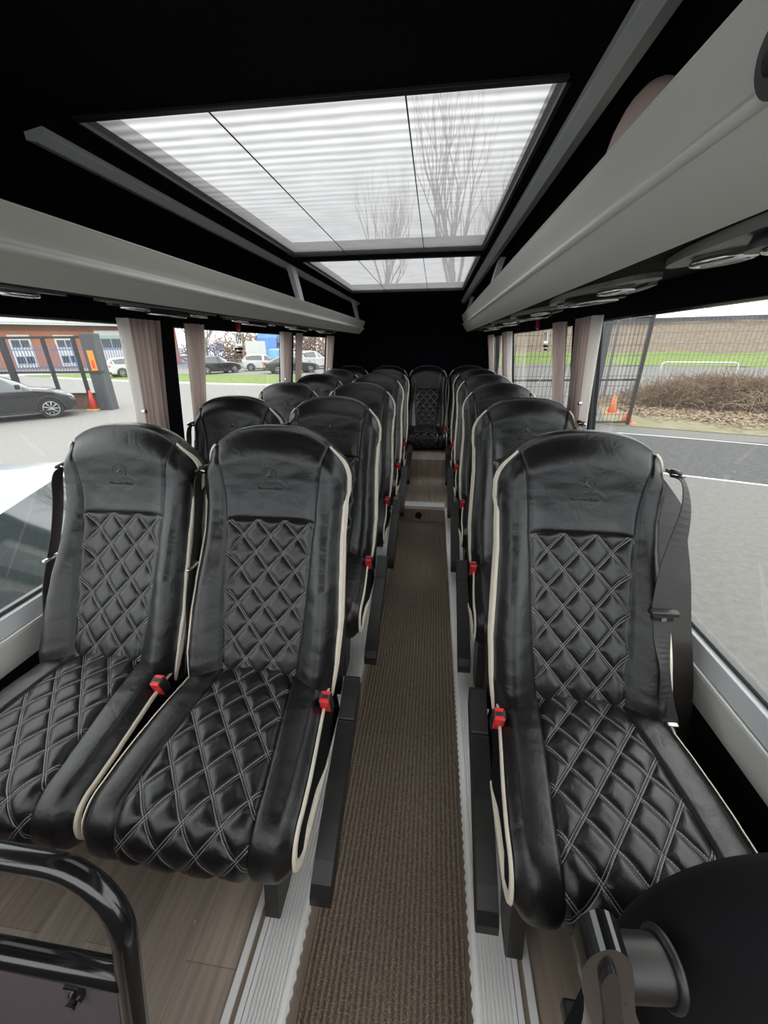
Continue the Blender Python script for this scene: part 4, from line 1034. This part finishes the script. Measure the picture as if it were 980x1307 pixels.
def tree(name, x, y, h, lab, seed, mname='bark', upright=.5, z0=G, levels=5, spread=.55, grp='bare trees', r0=None):
    r = random.Random(seed); root = empty(name, (x, y, z0)); bt = MB(); bb = MB(); r0 = r0 or h*.017
    def grow(p, d, L, rad, lev):
        n = 3; pts = [p]; q = p; dd = d
        for k in range(n):
            dd = (dd + Vector((r.uniform(-1, 1), r.uniform(-1, 1), r.uniform(-.3, 1)*upright))*.16).normalized(); q = q + dd*L/n; pts.append(q)
        rs = [rad*(1-.45*k/n) for k in range(n+1)]
        (bt if lev == 0 else bb).tube(pts, rad, mname, 5 if lev > 1 else 7, False, rs)
        if lev >= levels: return
        kids = 3 if lev < 3 else 2
        for k in range(kids + (4 if lev == 0 else 0)):
            t = r.uniform(.35, 1.) if k else 1.; i = min(n-1, int(t*n)); base = pts[i].lerp(pts[i+1], t*n-i) if i < n else pts[-1]
            az = r.uniform(0, 2*PI); side = Vector((math.cos(az), math.sin(az), 0)); nd = (dd*(1-spread)+side*spread+Vector((0, 0, upright*.6))).normalized()
            grow(base, nd, L*r.uniform(.58, .82), rs[i]*.62, lev+1)
    grow(Vector((0, 0, 0)), Vector((0, 0, 1)), h*.42, r0, 0)
    bt.build('trunk', root); bb.build('bare_branches', root); tag(root, lab, 'tree', grp); return root
tree('bare_tree', -25.5, 44, 10, 'bare pale tree at the left edge of the middle double-seat side window', 3, 'bark', .35, spread=.6)
tree('bare_tree', -24.0, 50, 11, 'bare reddish tree above the white hatchback', 11, 'bark_red', .3, spread=.62)
tree('bare_tree', -24.5, 62, 14, 'bare tree between the reddish tree and the lorry', 21, 'bark', .3, spread=.6)
tree('bare_tree', -30.5, 52, 12, 'bare tree behind the pale tree, farther away', 31, 'bark', .3, spread=.6)
tree('bare_tree', -15.0, 55, 11, 'bare tree seen above the blue van', 41, 'bark_red', .3, spread=.6)
tree('bare_poplar', .8, 38, 19, 'tall slender bare poplar seen through the large skylight', 5, 'bark', 1.1, spread=.34, levels=6)
tree('bare_poplar', -5.2, 42, 15, 'shorter bare poplar left of the tall one through the skylight', 8, 'bark', 1.1, spread=.34, levels=6)
tree('bare_poplar', 4.6, 44, 16, 'faint bare poplar right of the tall one through the skylight', 9, 'bark', 1.1, spread=.34, levels=6)

# left: road, grass strip
flat([(-36, 31.5), (-24, 26.8), (-14, 24.2), (-2, 22.2), (-2, 29.5), (-14, 32.2), (-26, 34), (-36, 36)], G+.035, 'grass', 'roadside_grass', 'bright green roadside grass strip in front of the parked cars', 'grass', kind='stuff', thick=.05)
struct(line([(-30, 28.7), (-24, 26.4), (-14, 23.8), (-2, 21.8)], .14, 'render_white', 'kerb_line', z=G+.10, h=.1))
flat([(-60, 39), (-36, 35), (-26, 32.6), (-14, 30.8), (-2, 28.5), (0, 60), (-60, 60)], G+.03, 'road', 'road', None, None, thick=.03)
# hedge / scrub mass behind the cars
def scrub(name, cx, cy, sx_, sy_, h, n, m, lab, seed, rad=.012, L=(.3, .9), base=G, lean_=.6, cat='scrub'):
    r = random.Random(seed); b = MB()
    for _ in range(n):
        u, v = r.gauss(0, .42), r.gauss(0, .42); p = Vector((u*sx_, v*sy_, r.random()**1.5*h*max(.1, 1-u*u*.8)*.75))
        d = Vector((r.gauss(0, 1)*lean_, r.gauss(0, 1)*lean_, r.random()*.9+.05)).normalized(); l = r.uniform(*L)
        q = p+d*l*.5+Vector((0, 0, .04)); b.tube([p, q, q+(d+Vector((r.gauss(0, .4), r.gauss(0, .4), -.35))).normalized()*l*.5], rad, m, 4, False)
    o = b.build(name, loc=(cx, cy, base)); tag(o, lab, cat, None, 'stuff'); return o
o = scrub('bramble_scrub', 10.2, 15.6, 3.4, 1.1, 1.15, 7500, 'twig', 'tangled brown bramble scrub outside the single-seat side window', 5, .0065, (.25, .7)); o.rotation_euler.z = -.25
o = scrub('dry_reed_scrub', 14.0, 14.6, 5.0, 1.5, 1.1, 7500, 'straw', 'straw-coloured dry stalks beside the bramble scrub', 9, .0065, (.25, .7)); o.rotation_euler.z = -.2
scrub('scrub_hedge', -22, 60, 22, 2, 4, 1300, 'bark_red', 'reddish bare hedge far behind the parked cars', 15, .05, (1.2, 3.4), lean_=.5)
# fallen leaves
r = random.Random(4); b = MB()
for _ in range(14000):
    t = r.random(); x = 6.6+t*13; y = 13.0 - t*1.2 + r.gauss(0, .95) + (1.2 if t < .1 else 0)+.5
    a = r.uniform(0, 6.28); l = r.uniform(.03, .09); wd = l*.42; tz = r.uniform(-.5, .5)
    d = Vector((math.cos(a), math.sin(a), tz*.5)); n_ = Vector((-math.sin(a), math.cos(a), r.uniform(-.4, .4))); c2 = Vector((x, y, G+.04+r.random()*.06))
    b.add([c2-d*l, c2+n_*wd, c2+d*l, c2-n_*wd], [(0, 1, 2, 3)], 'leaf_litter' if r.random() < .75 else 'twig')
tag(b.build('fallen_leaves', normals=False), 'brown fallen leaves on the verge below the bramble scrub', 'leaves', None, 'stuff')
# right: mesh fence
def mesh_fence(p0_, p1, h, lab, post_m='fence_green', sp=.16, sz=.5, wr=.011, z0=G, rail=.05, posts=3.0, frame_=False, cat='fence'):
    a, c2 = Vector((*p0_, 0)), Vector((*p1, 0)); L = (c2-a).length; ang = math.atan2(c2.y-a.y, c2.x-a.x)
    root = empty('mesh_fence', (a.x, a.y, z0), ang); b = MB(); k = 0.
    x = sp/2
    while x < L: b.box((x-wr/2, -wr/2, .05), (x+wr/2, wr/2, h), post_m); x += sp
    z = .05
    while z < h: b.box((0, -wr/2, z-wr/2), (L, wr/2, z+wr/2), post_m); z += sz
    b.build('wire_mesh', root)
    n = max(1, round(L/posts))
    for i in range(n+1):
        b = MB(); x = L*i/n; b.box((x-rail, -rail, 0), (x+rail, rail, h+.03), post_m); b.build('fence_post', root)
    if frame_:
        for z in (.10, h*.44, h-.05): b = MB(); b.box((0, -rail*.8, z-rail*.8), (L, rail*.8, z+rail*.8), post_m); b.build('rail', root)
    tag(root, lab, cat); return root
mesh_fence((7.6, 19.0), (30, 13.0), 5.2, 'tall fine mesh fence behind the bramble scrub', sp=.15, sz=.42, wr=.012, posts=11)
g_ = mesh_fence((.9, 11.5), (5.62, 12.0), 2.85, 'open mesh gate leaf with dark frame outside the single-seat side window', post_m='fence_black', sp=.11, sz=.26, wr=.009, frame_=True, posts=6, rail=.035, cat='gate'); g_.name = 'mesh_gate'
b = MB(); b.box((-.13, -.13, 0), (.13, .13, 3.0), 'gate_grey'); tag(b.build('gate_post', loc=(5.35, 14.2, G), bevel=.01), 'thick grey steel gate post behind the mesh gate leaf', 'post')
# tubular barriers
for i, (x, y, l, lab) in enumerate(((14.8, 29.0, 4.0, 'white hoop barrier on the grass, nearer the gate'), (22.5, 27.6, 4.6, 'white hoop barrier on the grass, farther from the gate'))):
    b = MB(); pts = [(0, 0, 0), (0, 0, .85), (.06, 0, .97), (.2, 0, 1.03), (l-.2, 0, 1.03), (l-.06, 0, .97), (l, 0, .85), (l, 0, 0)]
    b.tube(pts, .045, 'render_white', 8); o = b.build('hoop_barrier', loc=(x, y, G)); o.rotation_euler.z = -.3; tag(o, lab, 'barrier', 'white hoop barriers')
def cone(x, y, lab, body, base_, h=.72):
    root = empty('traffic_cone', (x, y, G)); b = MB()
    b.tube([(0, 0, .03), (0, 0, h*.5), (0, 0, h)], .1, body, 20, True, [.15, .09, .035]); b.build('cone_body', root)
    b = MB(); b.box((-.21, -.21, 0), (.21, .21, .04), base_); b.build('base', root, bevel=.02); tag(root, lab, 'traffic cone')
cone(-12.85, 13.6, 'red traffic cone with yellow base beside the dark gate post', 'cone_red', 'cone_yellow')
cone(6.05, 14.2, 'orange traffic cone just behind the mesh gate leaf', 'cone_orange', 'cone_orange', .6)
cone(5.72, 12.3, 'orange traffic cone partly hidden by the gate leaf edge', 'cone_orange', 'cone_orange', .45)
# left: dark gate on a brick wall
root = empty('sliding_gate', (-12.65, 13.75, G), PI+math.atan(.125)); Lg = 9.0
def gb(nm, p0_, p1): b = MB(); b.box(p0_, p1, 'fence_black'); b.build(nm, root)
gb('rail', (0, -.04, 2.50), (Lg, .04, 2.58)); gb('rail', (0, -.03, 1.32), (Lg, .03, 1.40)); gb('rail', (0, -.03, .56), (Lg, .03, .62))
for i, x in enumerate((.35, 1.45, 2.95, 4.1, 5.6, 7.0, 8.6)): gb('upright', (x-(.11 if i in (2, 4) else .05), -.05, .55), (x+(.11 if i in (2, 4) else .05), .05, 2.56))
tag(root, 'black steel gate frame standing on the low brick wall', 'gate')
root = empty('gate_pillar', (-12.35, 13.75, G), math.atan(.125)); b = MB(); b.box((-.24, -.2, 0), (.24, .2, 2.66), 'gate_grey'); b.build('steel_box', root, bevel=.01)
b = MB(); b.box((-.10, -.215, 1.42), (.12, -.203, 2.10), 'sign_orange'); s_o = b.build('reflective_sign', root)
b = MB(); b.box((-.04, -.221, 1.5), (.06, -.216, 1.76), 'cone_red'); b.build('red_symbol', s_o)
b = MB(); b.box((-.3, -.25, 1.34), (.34, -.16, 1.40), 'fence_black'); b.build('latch', root)
tag(root, 'dark gate pillar with an orange reflective sign beside the red cone', 'gate pillar')
b = MB(); b.box((0, -.15, 0), (9.0, .15, .56), 'brick_brown'); o = b.build('brick_wall', loc=(-12.75, 14.0, G)); o.rotation_euler.z = PI+math.atan(.125); tag(o, 'low brown brick wall behind the black car', 'wall')
# brick building
root = empty('brick_building', (-41, 46.5, G), math.atan2(9.03, 9.79)); W2 = 26
root.rotation_euler.z = R(43)
def bx_(nm, p0_, p1, m, par=None): b = MB(); b.box(p0_, p1, m); return b.build(nm, par or root)
bx_('brick_wall', (-W2, 0, 0), (9, .5, 4.6), 'brick_orange'); bx_('roof_fascia', (-W2, -1.4, 4.6), (12, .5, 6.4), 'render_white'); bx_('soffit_band', (-W2, -.3, 4.1), (6, -.02, 4.6), 'brick_brown')
bx_('fascia_line', (-W2, -1.43, 4.75), (12, -1.4, 4.83), 'green_trim')
for i, x in enumerate((-24, -20, -16, -12, -8, -4)):
    bx_('white_panel', (x, -.12, .2), (x+1.9, .0, 3.6), 'render_white'); 
    for z in (.5, 2.2):
        f_ = bx_('window', (x+.1, -.2, z), (x+1.8, -.12, z+1.25), 'render_white'); 
        bx_('pane', (x+.2, -.23, z+.1), (x+.9, -.2, z+.85), 'window_dark', f_); bx_('pane', (x+1.0, -.23, z+.1), (x+1.7, -.2, z+.85), 'window_dark', f_)
bx_('white_wing', (0, -.3, 0), (5.4, .0, 4.1), 'render_white')
for x in (.4, 2.9):
    f_ = bx_('window', (x, -.36, 2.1), (x+2.2, -.3, 3.6), 'green_trim'); bx_('pane', (x+.1, -.4, 2.2), (x+1.05, -.36, 3.2), 'window_dark', f_); bx_('pane', (x+1.15, -.4, 2.2), (x+2.1, -.36, 3.2), 'window_dark', f_)
tag(root, 'long orange brick building with white panels and a white roof fascia', 'building')
# blue palisade fence in front of the building
root = empty('blue_fence', (-33, 37.5, G), R(43)); b = MB(); x = -22.
while x < 12: b.box((x, 0, .1), (x+.06, .03, 2.5), 'blue_paint'); x += .22
b.box((-22, .03, .5), (12, .07, .58), 'blue_paint'); b.box((-22, .03, 2.0), (12, .07, 2.08), 'blue_paint'); b.build('palings', root)
for x in (-20, -14, -8, -2, 4, 10): b = MB(); b.box((x-.12, .03, 0), (x+.12, .2, 2.8), 'blue_paint'); b.build('fence_post', root)
tag(root, 'blue paling fence in front of the brick building', 'fence')

# ------------------------------------------------------------------ vehicles
def vehicle(kind, x, y, rz, body, lab, cat='car', z=G, grp=None, scale=1.):
    """+x is the front of the vehicle"""
    root = empty({'hatch': 'hatchback_car', 'van': 'panel_van', 'truck': 'cab_lorry', 'saloon': 'saloon_car'}[kind], (x, y, z), rz)
    root.scale = (scale,)*3
    if kind == 'hatch':      # s, zb(bottom), zbelt, zroof, half width belt, half width roof
        S = [(-2.05, .42, .78, .80, .62, .50), (-2.02, .30, .92, 1.00, .78, .60), (-1.90, .25, .98, 1.12, .84, .62), (-1.60, .22, 1.0, 1.38, .87, .60), (-1.2, .22, .98, 1.45, .88, .62), (-.4, .2, .96, 1.48, .89, .64), (.2, .2, .94, 1.42, .89, .62), (.75, .2, .93, 1.12, .88, .66), (1.0, .2, .93, .97, .88, .72), (1.5, .2, .86, .90, .87, .74), (1.85, .22, .74, .79, .83, .70), (2.05, .28, .62, .66, .70, .55), (2.1, .38, .52, .54, .55, .40)]
        wx, wr_ = (-1.30, 1.32), .33; glass_rng = (2, 7)
    elif kind == 'saloon':
        S = [(-2.3, .42, .74, .76, .60, .48), (-2.26, .3, .88, .92, .80, .62), (-1.9, .25, .94, 1.0, .86, .66), (-1.4, .22, .95, 1.22, .88, .62), (-.9, .22, .94, 1.40, .89, .60), (-.2, .2, .93, 1.43, .90, .62), (.4, .2, .92, 1.34, .90, .62), (1.0, .2, .90, 1.04, .89, .68), (1.2, .2, .89, .93, .89, .74), (1.7, .2, .84, .88, .88, .74), (2.1, .22, .73, .78, .84, .70), (2.3, .28, .62, .66, .72, .55), (2.36, .38, .52, .54, .55, .40)]
        wx, wr_ = (-1.38, 1.48), .34; glass_rng = (3, 7)
    elif kind == 'van':
        S = [(-2.3, .45, 1.0, 1.5, .84, .80), (-2.28, .3, 1.15, 1.85, .90, .82), (-2.0, .25, 1.15, 1.92, .92, .84), (-1.0, .25, 1.15, 1.95, .92, .84), (0, .25, 1.12, 1.95, .92, .84), (.8, .25, 1.1, 1.88, .92, .82), (1.3, .25, 1.08, 1.5, .91, .78), (1.6, .25, 1.05, 1.16, .90, .76), (2.1, .25, .95, 1.0, .86, .72), (2.3, .3, .75, .8, .75, .6), (2.36, .4, .6, .62, .6, .45)]
        wx, wr_ = (-1.45, 1.5), .35; glass_rng = (4, 6)
    else:
        S = [(-3.0, .6, 1.6, 3.3, 1.10, 1.05), (-2.98, .5, 1.6, 3.55, 1.18, 1.1), (0, .5, 1.6, 3.6, 1.2, 1.12), (1.2, .5, 1.6, 3.55, 1.2, 1.1), (1.75, .5, 1.6, 3.1, 1.2, 1.08), (1.95, .5, 1.5, 2.2, 1.18, 1.05), (2.0, .55, 1.2, 1.3, 1.1, .9)]
        wx, wr_ = (-1.9, 1.1), .48; glass_rng = (3, 5)
    def ring(s):
        x_, zb, zt, zr, hb, hr = s
        pts = [(hb*.80, zb), (hb*.97, zb+.08), (hb*1.0, zb+(zt-zb)*.55), (hb*.985, zt-.03), (hb*.95, zt), (hr+.02, zr-.05), (hr*.9, zr), (hr*.45, zr+.02)]
        return [(x_, py, pz) for py, pz in pts] + [(x_, -py, pz) for py, pz in pts[::-1]]
    # refine stations by smooth interpolation
    SS = []
    for a, c2 in zip(S, S[1:]):
        for k in range(3): SS.append(tuple(p+(q-p)*k/3 for p, q in zip(a, c2)))
    SS.append(S[-1])
    rg = [ring(s) for s in SS]; n = 16; bb = MB(); bg_ = MB(); vs = [p for r_ in rg for p in r_]
    fb, fg = [], []
    for a in range(len(rg)-1):
        frac = a/3
        for k in range(n-1):
            f = (a*n+k, a*n+k+1, (a+1)*n+k+1, (a+1)*n+k)
            isg = k in (4, 10) and glass_rng[0] <= frac < glass_rng[1] and (a % 9 != 7 or kind == 'truck')
            if k in (6, 7, 8, 5, 9) and kind in ('hatch', 'saloon') and (glass_rng[1]-1 <= frac < glass_rng[1]+.4 or (kind == 'hatch' and 1.3 <= frac < 3)): isg = k in (5, 6, 7, 8, 9)
            if k in (5, 6, 7, 8, 9) and kind == 'van' and 5 <= frac < 6.8: isg = True
            (fg if isg else fb).append(f)
        fb.append((a*n+n-1, a*n, (a+1)*n, (a+1)*n+n-1))
    fb.append(tuple(range(n))); fb.append(tuple((len(rg)-1)*n+k for k in range(n)))
    bb.add(vs, fb, body, True); ob = bb.build('body', root); ob.modifiers.new('es', 'EDGE_SPLIT').split_angle = R(32)
    bg_.add(vs, fg, 'car_glass', True); bg_.build('window_glass', root)
    hb = .9 if kind != 'truck' else 1.2
    if kind == 'van': hb = .93
    for wx_ in wx:
        for sd in (-1, 1):
            b = MB(); b.cyl((wx_, sd*(hb-.13), wr_), wr_, .22, 1, 'tyre', 30); wh = b.build('wheel', root, bevel=.02)
            b = MB(); b.torus((wx_, sd*(hb-.02), wr_), wr_*.66, .012, (0, 1, 0), 'alloy', 28, 6); b.cyl((wx_, sd*(hb-.015), wr_), wr_*.16, .02, 1, 'alloy')
            for k in range(9):
                th = 2*PI*k/9; dx, dz = math.cos(th), math.sin(th)
                b.tube([(wx_+dx*wr_*.12, sd*(hb-.015), wr_+dz*wr_*.12), (wx_+dx*wr_*.66, sd*(hb-.018), wr_+dz*wr_*.66)], .016, 'alloy', 6)
            b.build('alloy_rim', wh)
            b = MB(); pts = [(wx_+(wr_+.05)*math.cos(t_), sd*(hb-.01), wr_+(wr_+.05)*math.sin(t_)) for t_ in [R(-10+10*k) for k in range(21)]]
            b.tube(pts, .028, 'car_trim', 6); b.build('wheel_arch', root)
    for sd in (-1, 1):
        x_e = S[-2][0]-.02; b = MB(); b.box((x_e-.24, sd*.45-.14, .56 if kind != 'truck' else .8), (x_e+.02, sd*.45+.14, .66 if kind != 'truck' else .95), 'lamp_clear'); b.build('headlight', root, bevel=.03)
        b = MB(); x0_ = S[1][0]; zz = .86 if kind != 'truck' else .8; b.box((x0_-.03, sd*.62-.13, zz-.08), (x0_+.16, sd*.62+.13, zz+.06), 'tail_red'); b.build('tail_light', root, bevel=.02)
        b = MB(); mx_ = .65 if kind != 'truck' else 1.6; b.box((mx_-.06, sd*(hb+.09)-.08, 1.0 if kind != 'truck' else 2.2), (mx_+.08, sd*(hb+.09)+.08, 1.14 if kind != 'truck' else 2.6), 'car_trim'); b.build('door_mirror', root, bevel=.03)
    b = MB(); b.box((S[0][0]-.035, -.26, .56), (S[0][0]+.02, .26, .67), 'plate_yellow'); b.build('number_plate', root)
    b = MB(); b.box((S[0][0]-.02, -.68, .30), (S[0][0]+.1, .68, .44), 'car_trim'); b.box((S[0][0]+.8, hb-.03, .22), (S[-1][0]-.75, hb+.005, .30), 'car_trim'); b.box((S[0][0]+.8, -hb-.005, .22), (S[-1][0]-.75, -hb+.03, .30), 'car_trim'); b.build('bumper_trim', root, bevel=.02)
    b = MB()
    for sd in (-1, 1):
        for dx in (-.5, .45): b.box((dx, sd*(hb+.0)-.012, .80), (dx+.16, sd*(hb+.0)+.012, .83), body)
    b.build('door_handles', root)
    tag(root, lab, cat, grp); return root
vehicle('hatch', -14.22, 11.3, R(50), 'car_black', 'black hatchback parked side-on at the left edge with silver alloy wheel', scale=1.0)
vehicle('van', -19.0, 10.4, R(48), 'car_black', 'dark van partly visible behind the black hatchback', 'van')
vehicle('hatch', -19.2, 34.2, R(58), 'car_black', 'black hatchback on the road seen through the middle double-seat side window')
vehicle('hatch', -16.6, 38.6, R(28), 'car_white', 'white hatchback on the road beside the black one')
vehicle('hatch', -12.5, 40.6, R(68), 'car_white', 'white hatchback through the rearmost double-seat side window', scale=1.18)
vehicle('van', -15.9, 44.0, R(60), 'van_blue', 'pale blue van behind the white hatchback in the rear window', 'van')
vehicle('truck', -20.0, 49.0, R(-78), 'car_blue', 'blue lorry cab on the road above the white hatchback', 'lorry')
vehicle('saloon', -12.5, 34.8, R(35), 'car_black', 'dark car next to the white hatchback, partly behind the curtain hem')
vehicle('saloon', -3.15, 2.1, R(111), 'car_silver', 'silver car parked close to the window at the left edge')
vehicle('hatch', -24.5, 31.0, R(60), 'car_white', 'white car far off by the blue fence')
flat([(-36.5, 30), (-30, 36), (-31, 37), (-37.5, 31)], G+.12, 'render_white', 'kerb_strip', None, None, thick=.12)
# road sign board
root = empty('road_sign', (-18.6, 41.6, G)); b = MB(); b.box((-1.0, -.03, 1.0), (1.0, .03, 2.7), 'render_white'); b.build('sign_board', root, bevel=.01)
b = MB(); b.tube([(-.7, .06, 0), (-.7, .06, 2.7)], .05, 'gate_grey'); b.tube([(.7, .06, 0), (.7, .06, 2.7)], .05, 'gate_grey'); b.build('sign_posts', root); root.rotation_euler.z = R(20)
tag(root, 'white board on posts behind the white hatchback', 'sign')
